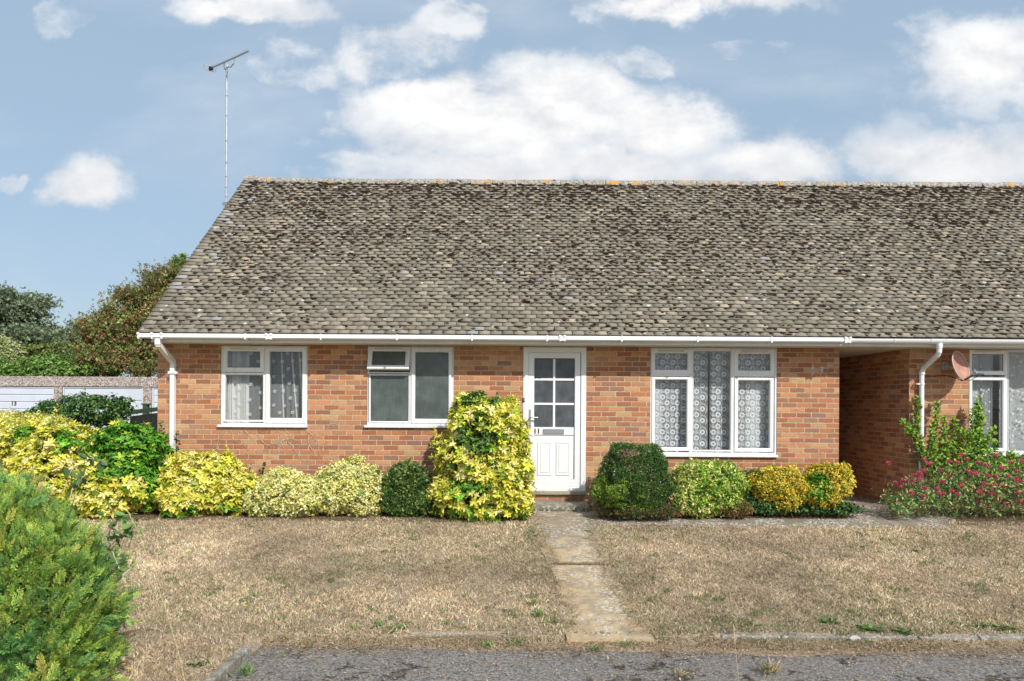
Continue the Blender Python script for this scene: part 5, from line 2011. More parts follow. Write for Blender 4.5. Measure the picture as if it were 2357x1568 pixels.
shrub('ivy_plant', 'small upright ivy against the brick between the lime and golden shrubs', 'ivy',
      [el(1722, 1125, 10.0, 22, 42, .2), el(1715, 1155, 9.8, 30, 26, .2)],
      1600, LEAFW, 0.042, IVY, None, 36, 0.6, 0.25, 0.5, 8, stems=6)
shrub('dry_fern', 'rusty brown low plant between the lime shrub and the ivy', 'plant',
      [el(1690, 1172, 9.5, 36, 14, .12)], 1200, SPRIG2, 0.028, [(0.34, 0.20, 0.09), (0.42, 0.26, 0.12), (0.22, 0.22, 0.06)], None, 37, 0.6, 0.3, 0.6, 8, stems=6)


# upright stemmed shrub behind the round downpipe, and its low hedge
def whip_shrub(name, label, tips, base, nleaf, size, pal, seed, bulk=None):
    rng = np.random.default_rng(seed)
    root = thing(name, label, 'shrub', (base[0], base[1], 0))
    mb = MB()
    P_, N_ = [], []
    for (t, b) in tips:
        t, b = np.array(t), np.array(b)
        m = (t + b) / 2 + rng.normal(0, 0.03, 3)
        pts = [b, b * .6 + m * .4, m, m * .4 + t * .6, t]
        mb.tube([Vector(q) for q in pts], [0.007, 0.006, 0.005, 0.004, 0.002], 5)
        L = np.linalg.norm(t - b)
        n = int(nleaf * L)
        u = rng.random(n) ** 0.8
        q = b[None] * ((1 - u) ** 2)[:, None] + 2 * m[None] * ((1 - u) * u)[:, None] + t[None] * (u ** 2)[:, None]
        d = rng.normal(0, 1, (n, 3))
        d[:, 2] += 0.5
        d /= np.linalg.norm(d, axis=1, keepdims=True)
        P_.append(q + d * 0.03 * rng.random((n, 1)))
        N_.append(d)
    p = np.concatenate(P_)
    d = np.concatenate(N_)
    rot = frames(d, np.tile([[0.2, -0.8, 0.6]], (len(p), 1)) + rng.normal(0, .5, (len(p), 3)))
    col = pick(pal, len(p), rng)
    v1 = scatter(LEAFW[0], LEAFW[1], p, rot, size * rng.normal(1, .2, len(p)).clip(.5, 1.5), col)
    prt = [v1]
    if bulk:
        n = bulk[1]
        pp, nn = shell(bulk[0], n, rng, 0.3, 6, 0.6)
        t = rng.normal(0, 1, (n, 3))
        prt.append(scatter(LEAFW[0], LEAFW[1], pp, frames(t, nn + rng.normal(0, .4, (n, 3)) + np.array([[0, 0, .4]])), size * rng.normal(.9, .2, n).clip(.5, 1.5), pick(pal, n, rng)))
    v, f, c = merge(prt)
    mb.build('stems', M['bark'], root)
    link_mesh('foliage', v, f, M['leaf'], root, col=c)


WG = [(0.17, 0.36, 0.035), (0.26, 0.46, 0.05), (0.10, 0.24, 0.025), (0.42, 0.50, 0.07)]


def PP(vx, vy, D):
    return tuple(P(vx, vy, D))


tips = [(PP(2258, 915, 10.2), PP(2235, 1100, 10.2)), (PP(2240, 945, 10.2), PP(2225, 1100, 10.2)), (PP(2290, 985, 10.1), PP(2240, 1110, 10.1)), (PP(2295, 1020, 10.1), PP(2245, 1110, 10.1)),
        (PP(2195, 965, 10.3), PP(2205, 1110, 10.2)), (PP(2175, 960, 10.3), PP(2180, 1110, 10.2)), (PP(2158, 930, 10.3), PP(2150, 1100, 10.2)), (PP(2112, 915, 10.36), PP(2125, 1090, 10.3)),
        (PP(2078, 970, 10.2), PP(2125, 1040, 10.25)), (PP(2095, 985, 10.2), PP(2130, 1060, 10.25)), (PP(2262, 960, 10.15), PP(2240, 1100, 10.2)), (PP(2215, 990, 10.2), PP(2215, 1110, 10.2)),
        (PP(2145, 985, 10.2), PP(2150, 1100, 10.2)), (PP(2270, 1000, 10.1), PP(2240, 1110, 10.2)), (PP(2250, 930, 10.25), PP(2240, 1100, 10.2))]
whip_shrub('upright_shrub', 'upright green shrub with long leafy shoots under the satellite dish', tips, (6.7, 10.2), 190, 0.052, WG, 41,
           ([el(2200, 1060, 10.1, 70, 55, .18), el(2245, 1040, 10.1, 38, 60, .18)], 900))
tips = [(PP(x, 1040 + (i % 3) * 6, 10.1), PP(x + 6, 1110, 10.1)) for i, x in enumerate(range(2280, 2480, 14))]
whip_shrub('low_hedge_shrub', 'low yellow-green shrub below the gathered net curtain window', tips, (7.4, 10.1), 260, 0.050, WG, 42,
           ([el(2330, 1075, 10.0, 70, 30, .18), el(2430, 1075, 10.0, 60, 30, .18)], 900))


# red valerian with many flower heads
def valerian():
    rng = np.random.default_rng(51)
    root = thing('red_valerian', 'spreading plant with many crimson flower heads at the foot of the neighbour wall', 'flowering plant', (7.2, 9.7, 0))
    lobes = [el(2110, 1150, 9.65, 75, 40, .3), el(2200, 1130, 9.7, 85, 60, .36), el(2290, 1125, 9.7, 80, 66, .36), el(2370, 1135, 9.7, 80, 58, .36), el(2450, 1140, 9.7, 80, 55, .36), el(2070, 1165, 9.5, 30, 22, .2)]
    n = 7600
    p, nn = shell(lobes, n, rng, 0.55, 8, 0.6)
    t = rng.normal(0, 1, (n, 3)) + np.array([[0, 0, 0.4]])
    pal = [(0.18, 0.34, 0.11), (0.26, 0.42, 0.13), (0.36, 0.48, 0.16), (0.60, 0.58, 0.16), (0.34, 0.26, 0.12), (0.09, 0.20, 0.08)]
    v, f, c = scatter(LEAF[0], LEAF[1], p, frames(t, nn + rng.normal(0, .5, (n, 3)) + np.array([[0, 0, .4]])), 0.050 * rng.normal(1, .25, n).clip(.4, 1.6), pick(pal, n, rng, w=[.24, .24, .18, .10, .10, .14]))
    link_mesh('foliage', v, f, M['leaf'], root, col=c)
    # flower stalks and heads: each head is a part
    heads = [(2048, 1063), (2057, 1110), (2083, 1105), (2095, 1133), (2100, 1110), (2110, 1092), (2115, 1105), (2127, 1056), (2124, 1085), (2165, 1083), (2185, 1060), (2186, 1092), (2205, 1066), (2212, 1050), (2226, 1058), (2155, 1128),
             (2205, 1140), (2255, 1063), (2250, 1155), (2290, 1050), (2302, 1075), (2325, 1065), (2340, 1080), (2312, 1120), (2330, 1120), (2345, 1105), (2352, 1130), (2275, 1095), (2290, 1115), (2300, 1148), (2262, 1120), (2240, 1090),
             (2213, 1114), (2170, 1108), (2140, 1070), (2235, 1120), (2318, 1095), (2338, 1135), (2350, 1060), (2270, 1070), (2283, 1132), (2160, 1160), (2125, 1140), (2190, 1128), (2075, 1120), (2228, 1080), (2296, 1092), (2345, 1150)]
    heads += [(rng.uniform(2060, 2470), rng.uniform(1075, 1165)) for _ in range(20)]
    mb = MB()
    for (a, b) in heads:
        near = 9.36 + rng.random() * 0.25
        c0_ = P(a + rng.normal(0, 2), b + rng.normal(0, 2), near)
        mb.tube([(c0_.x + rng.normal(0, .04), c0_.y + 0.12, max(0.05, c0_.z - 0.30)), (c0_.x, c0_.y + 0.04, c0_.z - 0.12), tuple(c0_)], [0.004, 0.003, 0.002], 5)
        m = 90
        d = rng.normal(0, 1, (m, 3))
        d /= np.linalg.norm(d, axis=1, keepdims=True)
        rr_ = rng.uniform(0.024, 0.040)
        pp = np.array(c0_)[None] + d * np.array([[rr_ * 1.25, rr_, rr_ * 0.75]]) * rng.random((m, 1)) ** .3
        vv, ff, cc = scatter(SMALL[0], SMALL[1], pp, frames(rng.normal(0, 1, (m, 3)), d + rng.normal(0, .4, (m, 3))), np.full(m, 0.017), pick([(0.66, 0.07, 0.16), (0.52, 0.04, 0.11), (0.72, 0.18, 0.25)], m, rng))
        link_mesh('flower_head', vv, ff, M['petal'], root, col=cc)
    mb.build('flower_stalks', M['bark'], root)


SMALL = small_leaf_t(1.0, 0.8)
valerian()


# dry vine stems on the wall under the first window
def vines():
    rng = random.Random(8)
    mb = MB()
    starts = [(517, 990), (530, 985), (556, 985), (575, 1060), (590, 990), (600, 1045), (628, 1035), (640, 1050), (655, 1040), (668, 1030), (615, 990), (735, 1048), (745, 1010), (700, 985), (690, 1060), (545, 1010), (720, 1040)]
    for (a, b) in starts:
        up_ = -1 if b > 1000 else 1
        x, y = a, b
        pts = [P(x, y, WALL - 0.008)]
        ang = rng.uniform(-0.5, 0.5)
        for k in range(rng.randint(4, 8)):
            ang += rng.uniform(-0.45, 0.45)
            x += math.sin(ang) * 7
            y += up_ * math.cos(ang) * 8
            pts.append(P(x, y, WALL - 0.008 - rng.random() * 0.008))
            if rng.random() < 0.6:
                s = rng.choice((-1, 1))
                q = [pts[-1], P(x + s * rng.uniform(4, 8), y + up_ * rng.uniform(3, 8), WALL - 0.010), P(x + s * rng.uniform(8, 15), y + up_ * rng.uniform(8, 18), WALL - 0.006)]
                mb.tube(q, [0.0022, 0.0018, 0.001], 4)
        mb.tube(pts, [0.0026] * (len(pts) - 1) + [0.0012], 5)
    o = mb.build('dead_vine', M['dry_twig'])
    tag(o, 'bare dry climber twigs clinging to the brick below the spiral-curtain window', 'dead climber')


vines()


# ------------------------------------------------------------------ foreground conifer
def frond_t(seed=0):
    """flat feathery spray along +y built from thin tapered quads"""
    r = random.Random(seed)
    v, f, c = [], [], []

    def strip(a, d, l, w, tone):
        a = Vector(a)
        d = Vector(d).normalized()
        s = Vector((0, 0, 1)).cross(d)
        if s.length < 0.01:
            s = Vector((1, 0, 0))
        s.normalize()
        up_ = Vector((0, 0, 1))
        m = a + d * l * 0.5 + up_ * 0.004
        t = a + d * l
        o = len(v)
        v.extend([tuple(a - s * w * .4), tuple(a + s * w * .4), tuple(m + s * w * .5 + up_ * w * .3), tuple(m - s * w * .5 + up_ * w * .3), tuple(t + s * w * .15), tuple(t - s * w * .15)])
        f.extend([(o, o + 1, o + 2, o + 3), (o + 3, o + 2, o + 4, o + 5)])
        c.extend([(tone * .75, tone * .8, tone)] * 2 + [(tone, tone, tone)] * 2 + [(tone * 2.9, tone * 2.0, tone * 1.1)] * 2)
    strip((0, 0, 0), (0, 1, 0), 1.0, 0.030, 0.8)
    n = 7
    for i in range(n):
        t = 0.08 + 0.88 * i / (n - 1)
        L = 0.30 * (1 - t) ** 0.5 * (0.5 + 0.7 * math.sin(min(1, t * 2.0) * 1.57)) + 0.06
        for s in (-1, 1):
            an = s * (0.55 + r.uniform(-.15, .15))
            dz = r.uniform(-.35, .45)
            d = Vector((math.sin(an), math.cos(an), dz))
            a = Vector((0, t + (0.03 if s > 0 else 0), 0))
            strip(a, d, L, 0.034, 1.0)
            if L > 0.14:
                for q in (0.42, 0.75):
                    for s2 in (-1, 1):
                        an2 = an + s2 * 0.60
                        d2 = Vector((math.sin(an2), math.cos(an2), dz + r.uniform(-.3, .3)))
                        strip(a + d.normalized() * L * q, d2, L * 0.42 * (1.2 - q), 0.028, 1.15)
    return np.array(v), np.array(f), np.array(c)


def conifer():
    rng = np.random.default_rng(61)
    root = thing('conifer_bush', 'big feathery green and gold conifer filling the lower left corner', 'conifer', (-3.4, 4.75, -0.42))
    base_c = np.array([-3.36, 4.75, 0.30])
    lobes = [(-3.28, 4.72, 0.14, 0.62, 0.62, 0.58), (-3.26, 4.70, -0.20, 0.62, 0.62, 0.45), (-3.62, 4.75, 0.42, 0.62, 0.60, 0.62), (-3.45, 4.72, 0.22, 0.62, 0.60, 0.66), (-4.05, 4.85, 0.45, 0.6, 0.6, 0.66),
             (-2.92, 4.62, 0.20, 0.24, 0.24, 0.30), (-2.90, 4.60, -0.12, 0.24, 0.24, 0.30), (-3.10, 4.6, 0.48, 0.24, 0.24, 0.22), (-3.42, 4.6, 0.75, 0.26, 0.24, 0.22)]
    lobes = [(l[0] - 0.10, l[1], l[2] - 0.03) + l[3:] for l in lobes]
    n = 12500
    p, nn = shell(lobes, n, rng, 0.26, 8, 0.20, zmin=-0.40, seed=6)
    F3 = [frond_t(s) for s in (1, 2, 3)]
    k = rng.integers(0, 3, n)
    prt = []
    tone = vnoise(p, 3.2, 12, 3)
    gold = (tone > 0.57) & (rng.random(n) < 0.7)
    col = pick([(0.15, 0.30, 0.06), (0.22, 0.38, 0.08), (0.11, 0.26, 0.09), (0.30, 0.44, 0.10)], n, rng, 0.2)
    col[gold] = pick([(0.44, 0.44, 0.10), (0.36, 0.42, 0.09), (0.50, 0.46, 0.16)], gold.sum(), rng)
    blue = (vnoise(p, 4.0, 33, 2) > 0.60)
    col[blue] = pick([(0.10, 0.26, 0.09), (0.14, 0.32, 0.10)], blue.sum(), rng)
    dead = ((((vx_of(p) - 125) / 45) ** 2 + ((vy_of(p) - 1135) / 30) ** 2) < 1) & (rng.random(n) < 0.5)
    col[dead] = pick([(0.60, 0.47, 0.25), (0.35, 0.22, 0.14)], dead.sum(), rng)
    for i in range(3):
        m = k == i
        ax = nn[m] * 0.55 + np.array([[0.0, -0.10, 0.70]]) + rng.normal(0, 0.40, (m.sum(), 3))
        face = nn[m] * 0.9 + rng.normal(0, 0.6, (m.sum(), 3))
        rot = frames(ax, face)
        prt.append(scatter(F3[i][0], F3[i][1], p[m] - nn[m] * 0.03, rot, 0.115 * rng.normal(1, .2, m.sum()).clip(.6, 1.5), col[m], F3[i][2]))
    v, f, c = merge(prt)
    link_mesh('foliage', v, f, M['needle'], root, col=np.clip(c, 0, 1))
    mb = MB()
    for i in range(70):
        l = lobes[i % 5]
        d = rng.normal(0, 1, 3)
        d[2] = abs(d[2]) * 0.6
        d /= np.linalg.norm(d)
        tip = np.array(l[:3]) + d * np.array(l[3:6]) * 0.9
        b = np.array([l[0], l[1], -0.42]) * 0.6 + np.array([-3.4, 4.75, -0.42]) * 0.4
        mb.tube([b, b * .5 + tip * .5 + np.array([0, 0, .08]), tip], [0.016, 0.010, 0.004], 6)
    mb.build('stems', M['bark'], root)


conifer()


# bramble / rose sprigs beside the conifer, long straw stems
def sprig_plant(name, label, cat, canes, leafsize, n_per_m, pal, seed, D=4.9):
    rng = np.random.default_rng(seed)
    root = thing(name, label, cat, tuple(P(*canes[0][0], D)))
    mb = MB()
    prt = []
    for cane in canes:
        pts = [P(a, b, D + rng.normal(0, .05)) for a, b in cane]
        mb.tube(pts, [0.0045 - 0.003 * i / (len(pts) - 1) for i in range(len(pts))], 5)
        arr = np.array([tuple(q) for q in pts])
        seg = np.linalg.norm(np.diff(arr, axis=0), axis=1)
        tot = seg.sum()
        n = max(5, int(tot * n_per_m))
        u = rng.uniform(0.15, 1, n) * tot
        cum = np.r_[0, np.cumsum(seg)]
        q = np.stack([np.interp(u, cum, arr[:, k]) for k in range(3)], 1)
        d = rng.normal(0, 1, (n, 3))
        d[:, 2] -= 0.2
        prt.append(scatter(LEAFW[0], LEAFW[1], q, frames(d, rng.normal(0, .6, (n, 3)) + np.array([[.2, -.6, .8]])), leafsize * rng.normal(1, .25, n).clip(.5, 1.5), pick(pal, n, rng)))
    v, f, c = merge(prt)
    mb.build('stems', M['dry_twig'], root)
    link_mesh('foliage', v, f, M['leaf'], root, col=c)


RG = [(0.12, 0.22, 0.05), (0.18, 0.30, 0.08), (0.09, 0.17, 0.05)]
sprig_plant('rose_briar', 'arching briar stems with grey-green leaves just right of the conifer', 'briar',
            [[(245, 1235), (262, 1205), (290, 1185), (315, 1182)], [(235, 1250), (275, 1235), (300, 1215), (318, 1190)], [(255, 1260), (290, 1225), (325, 1215)], [(250, 1240), (262, 1280), (275, 1310), (280, 1325)]],
            0.060, 55, RG, 71)
sprig_plant('rose_briar', 'single bent briar cane reaching over the dry lawn right of the conifer', 'briar', [[(280, 1325), (325, 1290), (352, 1277), (385, 1275), (415, 1282), (432, 1268)]], 0.045, 9, [(0.30, 0.42, 0.08)], 72)
sprig_plant('rose_briar', 'short leafy briar shoot low against the right side of the conifer', 'briar', [[(262, 1405), (285, 1412), (290, 1425)], [(270, 1380), (300, 1395)]], 0.065, 30, [(0.22, 0.38, 0.10), (0.30, 0.48, 0.12)], 73)
sprig_plant('rose_briar', 'dark-leaved briar cane arching in front of the large yellow shrub', 'briar', [[(150, 1120), (165, 1080), (205, 1055), (235, 1062)], [(160, 1150), (170, 1110), (200, 1095)]], 0.080, 32, [(0.09, 0.17, 0.06), (0.13, 0.22, 0.08)], 74, 6.0)


def straw_stem(pts, D, label, head=True):
    mb = MB()
    W = [P(a, b, D) for a, b in pts]
    mb.tube(W, [0.0018 - 0.0008 * i / (len(W) - 1) for i in range(len(W))], 5)
    o = thing('grass_stem', label, 'grass stem', tuple(W[0]))
    mb.build('stem', M['straw_solid'], o)
    if head:
        rng = random.Random(3)
        mb = MB()
        t, b = W[-1], W[-2]
        for k in range(16):
            c = b.lerp(t, 0.2 + 0.8 * k / 15)
            s = rng.choice((-1, 1))
            mb.tube([c, c + Vector((s * 0.006, 0, 0.012))], [0.003, 0.001], 4)
        mb.build('seed_head', M['straw_solid'], o)


M['straw_solid'] = simple('dry_straw', (0.62, 0.48, 0.27), 0.7, 0.12, 20)
straw_stem([(430, 1590), (410, 1500), (380, 1400), (345, 1300), (318, 1225), (292, 1175)], 4.6, 'long leaning straw grass stem rising right of the conifer')
straw_stem([(1702, 1580), (1697, 1540), (1692, 1490), (1688, 1440)], 4.75, 'thin upright straw grass stem growing from the road edge')


# ------------------------------------------------------------------ grass
def lawn_mask(x, y):
    a, b = path_edges(y)
    ov = 0.09 * np.clip(vnoise(np.c_[x, y], 3.5, 44, 3) - 0.30, 0, 1) * 2
    onpath = (x > a - 0.02 + ov) & (x < b + 0.02 - ov) & (y > 5.73 + 0.06 * vnoise(np.c_[x, y * 0], 7, 5, 2))
    road = (x > ROAD_X - 0.07) & (y < 5.58 + 0.05 * np.sin(x * 1.9) + 0.03 * np.sin(x * 5.3) + 0.10 * (vnoise(np.c_[x, y], 6, 3, 2) - .5))
    onk = (np.abs(y - 5.755) < 0.045) & (((x > kx(1650)) & (x < kx(2430)) & (vnoise(np.c_[x, y * 3], 7, 19, 2) < 0.60)) | ((x > kx(945)) & (x < kx(1205)) & (vnoise(np.c_[x, y * 0], 6, 9, 2) < 0.62)))
    road = road | onk
    kerb = (x > ROAD_X - 0.08) & (x < ROAD_X + 0.0) & (y < 5.45) & (y > 4.2)
    strip_ = ((x > 1.0) & (x < 5.8) & (y > 9.20 + 0.03 * np.sin(x * 4))) | ((x >= 5.8) & (y > 9.45))
    bed = (x < 0.22) & (y > 9.42 + 0.10 * np.sin(x * 3.1) + 0.05 * np.sin(x * 9))
    return ~(onpath | road | kerb | strip_ | bed)


def grass():
    rng = np.random.default_rng(81)
    n = 600000
    y = 4.4 + (9.75 - 4.4) * rng.random(n) ** 1.12
    half = (0.78 * y + 0.4)
    x = (rng.random(n) * 2 - 1) * half
    ok = lawn_mask(x, y)
    dens = vnoise(np.c_[x, y], 5, 2, 3)
    ok &= rng.random(n) < 0.30 + 1.5 * (dens - 0.25)
    x, y = x[ok], y[ok]
    n = len(x)
    p2 = np.c_[x, y]
    # straw colours in patches
    pal = np.array([(0.70, 0.555, 0.38), (0.58, 0.455, 0.305), (0.44, 0.335, 0.225), (0.27, 0.20, 0.14), (0.82, 0.71, 0.54), (0.34, 0.30, 0.22)])
    a = vnoise(p2, 1.1, 7, 4)
    i = rng.choice(6, n, p=[.26, .24, .18, .11, .13, .08])
    col = pal[i] * np.array([[1.05, 1.03, 1.0]]) * rng.normal(1, .10, (n, 1)) * (0.62 + 1.35 * (a[:, None] - 0.2)) * (0.75 + 0.5 * vnoise(p2, 9, 31, 2)[:, None])
    # green survivors: along the path edges, the front, and in spots
    pa, pb = path_edges(y)
    dpath = np.minimum(np.abs(x - pa), np.abs(x - pb))
    g = 0.015 + 0.20 * np.exp(-(dpath / 0.30) ** 2) + 0.16 * np.exp(-((y - 5.9) / 0.35) ** 2) + 0.14 * (vnoise(p2, 0.9, 19, 3) > 0.54) + 0.45 * (vnoise(p2, 5.0, 23, 2) > 0.74)
    gm = rng.random(n) < g
    col[gm] = pick([(0.12, 0.19, 0.05), (0.19, 0.26, 0.08), (0.26, 0.29, 0.11), (0.10, 0.17, 0.06)], gm.sum(), rng)
    h = rng.uniform(0.009, 0.028, n) * (1 + 0.5 * (dens[ok] if False else vnoise(p2, 6, 3)))
    h *= np.where(gm, 1.05, 1.0)
    w = rng.uniform(0.0018, 0.0042, n) * (0.8 + y / 12)
    th = rng.uniform(0, 2 * np.pi, n)
    lean = rng.normal(0, 1.1, n)
    ph = rng.uniform(0, 2 * np.pi, n)
    z = gfull(x, y) - 0.003
    bx, by = np.cos(th) * w, np.sin(th) * w
    lx, ly = np.cos(ph) * lean * h, np.sin(ph) * lean * h
    V_ = np.zeros((n, 4, 3))
    V_[:, 0] = np.c_[x - bx, y - by, z]
    V_[:, 1] = np.c_[x + bx, y + by, z]
    V_[:, 2] = np.c_[x + lx * .5 + bx * .8, y + ly * .5 + by * .8, z + h * .6]
    V_[:, 3] = np.c_[x + lx, y + ly, z + h]
    f = (np.array([[0, 1, 2], [0, 2, 3]])[None] + (np.arange(n) * 4)[:, None, None]).reshape(-1, 3)
    c = np.repeat(col[:, None, :], 4, 1).reshape(-1, 3)
    o = link_mesh('grass', V_.reshape(-1, 3), f, M['straw'], None, col=np.clip(c, 0, 1))
    tag(o, 'short parched straw-coloured lawn grass on both sides of the path', 'grass', kind='stuff')


grass()


def litter():
    """dry stalks, fallen leaves and moss crumbs along the road edge and beds"""
    rng = np.random.default_rng(91)
    xs_, ys_, zs_ = [], [], []
    n1 = 34000
    x = rng.uniform(-2.3, 5.2, n1)
    y = 5.72 - np.abs(rng.normal(0, 0.12, n1)) - 0.14 * rng.random(n1) * (vnoise(np.c_[x, x * 0], 2, 3) > 0.45)
    y = np.where(rng.random(n1) < 0.35, rng.uniform(4.6, 5.6, n1), y)
    z = np.maximum(gfull(x, y), -0.424) + 0.008
    ok = x > ROAD_X + 0.03
    xs_.append(x[ok]); ys_.append(y[ok]); zs_.append(z[ok] + 0.004 * rng.random(ok.sum()))
    n2 = 9000
    x = rng.uniform(-8, 7.5, n2)
    y = 9.42 + 0.10 * np.sin(x * 3.1) + rng.normal(0.03, 0.10, n2)
    x0m = (x > 0.25) & (x < 1.15)
    y = np.where(x > 1.1, rng.normal(9.60, 0.06, n2), y)
    z = gz(x, y) + 0.02
    ok = ~x0m & ~((x > 4.4) & (x < 6.2))
    xs_.append(x[ok]); ys_.append(y[ok]); zs_.append(z[ok])
    n3 = 9000
    y = rng.uniform(5.75, 9.7, n3)
    pa, pb = path_edges(y)
    x = np.where(rng.random(n3) < 0.5, pa + rng.normal(0.0, 0.07, n3), pb + rng.normal(0.0, 0.07, n3))
    yj_ = rng.random(n3) < 0.08
    y = np.where(yj_, yj + rng.normal(0, 0.02, n3), y)
    x = np.where(yj_, pa + (pb - pa) * rng.random(n3), x)
    xs_.append(x); ys_.append(y); zs_.append(gz(x, y) + 0.016)
    x, y, z = map(np.concatenate, (xs_, ys_, zs_))
    n = len(x)
    th = rng.uniform(0, 2 * np.pi, n)
    ln = np.where(rng.random(n) < 0.08, rng.uniform(0.06, 0.16, n), rng.uniform(0.008, 0.045, n))
    w = rng.uniform(0.0015, 0.0045, n)
    leafy = rng.random(n) < 0.05
    w = np.where(leafy, 0.012, w)
    ln = np.where(leafy, 0.035, ln)
    dx, dy = np.cos(th) * ln / 2, np.sin(th) * ln / 2
    sx, sy = -np.sin(th) * w / 2, np.cos(th) * w / 2
    V_ = np.zeros((n, 4, 3))
    tz = rng.normal(0, 0.006, (n, 4)) * (ln[:, None] > 0.02)
    V_[:, 0] = np.c_[x - dx, y - dy, z + np.abs(tz[:, 0])]
    V_[:, 1] = np.c_[x + sx, y + sy, z + 0.005]
    V_[:, 2] = np.c_[x + dx, y + dy, z + np.abs(tz[:, 1])]
    V_[:, 3] = np.c_[x - sx, y - sy, z + 0.005]
    f = (np.array([[0, 1, 2, 3]])[None] + (np.arange(n) * 4)[:, None, None]).reshape(-1, 4)
    col = pick([(0.62, 0.48, 0.30), (0.48, 0.33, 0.19), (0.30, 0.19, 0.11), (0.72, 0.62, 0.46), (0.13, 0.09, 0.06)], n, rng, .15, [.28, .25, .2, .12, .15])
    o = link_mesh('dry_litter', V_.reshape(-1, 3), f, M['straw'], None, col=np.repeat(col[:, None, :], 4, 1).reshape(-1, 3))
    tag(o, 'dry stalks and fallen leaves along the road edge and planting beds', 'plant litter', kind='stuff')


litter()


# green weeds: low tufts and rosettes
def tuft(vx, vy, label, size=0.05, n=16, pal=None, flat=False, seed=0, group='green weeds in the dry lawn', zoff=0.0, cat='weed'):
    rng = np.random.default_rng(seed + 500)
    c = G(vx, vy)
    if c.x > ROAD_X and c.y < KERB_Y:
        c.z = -0.42
    th = rng.uniform(0, 2 * np.pi, n)
    e_ = rng.uniform(0.1, 0.5, n) if flat else rng.uniform(0.5, 1.35, n)
    ax = np.c_[np.cos(th) * np.cos(e_), np.sin(th) * np.cos(e_), np.sin(e_)]
    p = np.array(c)[None] + ax * 0.006 + np.c_[rng.normal(0, size * .35, n), rng.normal(0, size * .35, n), np.zeros(n)]
    T_ = LEAF if flat else BLADE
    v, f, cc = scatter(T_[0], T_[1], p, frames(ax, np.tile([[0, 0, 1.0]], (n, 1)) + rng.normal(0, .2, (n, 3))), size * rng.uniform(.6, 1.2, n), pick(pal or [(0.14, 0.24, 0.06), (0.20, 0.32, 0.09), (0.11, 0.19, 0.05)], n, rng))
    o = link_mesh('weed_tuft', v - np.array(c), f, M['leaf'], None, col=cc)
    o.location = c
    tag(o, label, cat, group)
    return o


BLADE = leaf_t(1.0, 0.12, 0.02, 0.3)
weeds = [
    (2010, 1450, 'grey-green leafy weed growing over the kerb left of the pale cement patch', 0.085, 26, True),
    (2075, 1455, 'flat green weed growing over the kerb just right of the pale cement patch', 0.075, 20, True),
    (1905, 1432, 'green weed in the lawn near the kerb, left of the kerb-top weeds', 0.07, 18, True),
    (2135, 1478, 'green weed rooted at the foot of the kerb on the road side', 0.07, 20, True),
    (2255, 1440, 'leafy weed beside the kerb near the right picture edge', 0.07, 18, True),
    (2320, 1450, 'low weed at the far right end of the kerb', 0.08, 18, True),
    (1735, 1440, 'small green weed in front lawn just right of the path foot', 0.06, 16, True),
    (1500, 1385, 'green grass clump on the right edge of the path', 0.06, 30, False),
    (1535, 1365, 'small green clump in the lawn a little right of the path', 0.05, 24, False),
    (1240, 1420, 'green grass tuft on the left edge of the path, near its foot', 0.075, 34, False),
    (1225, 1395, 'green grass tuft left of the lower path slab', 0.06, 30, False),
    (1190, 1470, 'tall green blades above the left kerb stones', 0.09, 26, False),
    (1370, 1490, 'green tuft where the path meets the road', 0.07, 30, False),
    (1440, 1478, 'small green tuft on the road side of the path foot', 0.06, 24, False),
    (1120, 1480, 'dark green grass tuft against the left kerb stones', 0.07, 34, False),
    (915, 1445, 'dark green flat weed in the front lawn left of the kerb stones', 0.07, 18, True),
    (1030, 1440, 'small upright green weed in the lawn, left of the path', 0.06, 20, False),
    (870, 1440, 'pair of dark green leaves in the front lawn', 0.07, 14, True),
    (462, 1530, 'dark green leafy weed low in the lawn left of the road kerb', 0.07, 18, True),
    (820, 1450, 'green tuft among straw in the front left lawn', 0.06, 30, False),
    (560, 1555, 'green grass blades at the near road kerb corner', 0.09, 30, False),
    (1105, 1290, 'small green clump in mid lawn left of the path joint', 0.05, 20, False),
    (1560, 1555, 'straw and green tuft growing through the road surface', 0.06, 40, False),
    (1770, 1548, 'wide straw tuft growing through the road surface', 0.09, 60, False),
    (2110, 1270, 'small weed in the upper right lawn', 0.05, 18, True),
    (1990, 1260, 'dark green weed patch in the upper right lawn, below the ivy', 0.05, 18, True),
    (1500, 1225, 'green weed on the lawn edge below the rounded dark bush', 0.05, 18, False),
        (1240, 1235, 'green weed on the left edge of the upper path slab', 0.05, 22, True),
    (1355, 1225, 'weed patch on the right edge of the upper path slab', 0.05, 24, True),
    (500, 1225, 'small green weed in the lawn below the low yellow bush', 0.04, 14, True),
    (880, 1270, 'green weed in the left lawn below the pale shrubs', 0.05, 16, True),
]
for i, (a, b, lab, s_, n_, fl) in enumerate(weeds):
    pal_ = [(0.55, 0.44, 0.24), (0.45, 0.34, 0.18), (0.2, 0.28, 0.08)] if 'straw' in lab else None
    tuft(a, b, lab, s_, n_, pal_, fl, i)

for k_ in range(7):
    vx_ = 1282 + k_ * 15
    tuft(vx_, 1299 + (k_ % 2) * 2, 'line of short green tufts in the joint between the two path slabs', 0.030, 22, [(0.16, 0.24, 0.07), (0.42, 0.34, 0.18), (0.12, 0.19, 0.05)], False, 60 + k_, 'tufts in the path joint')

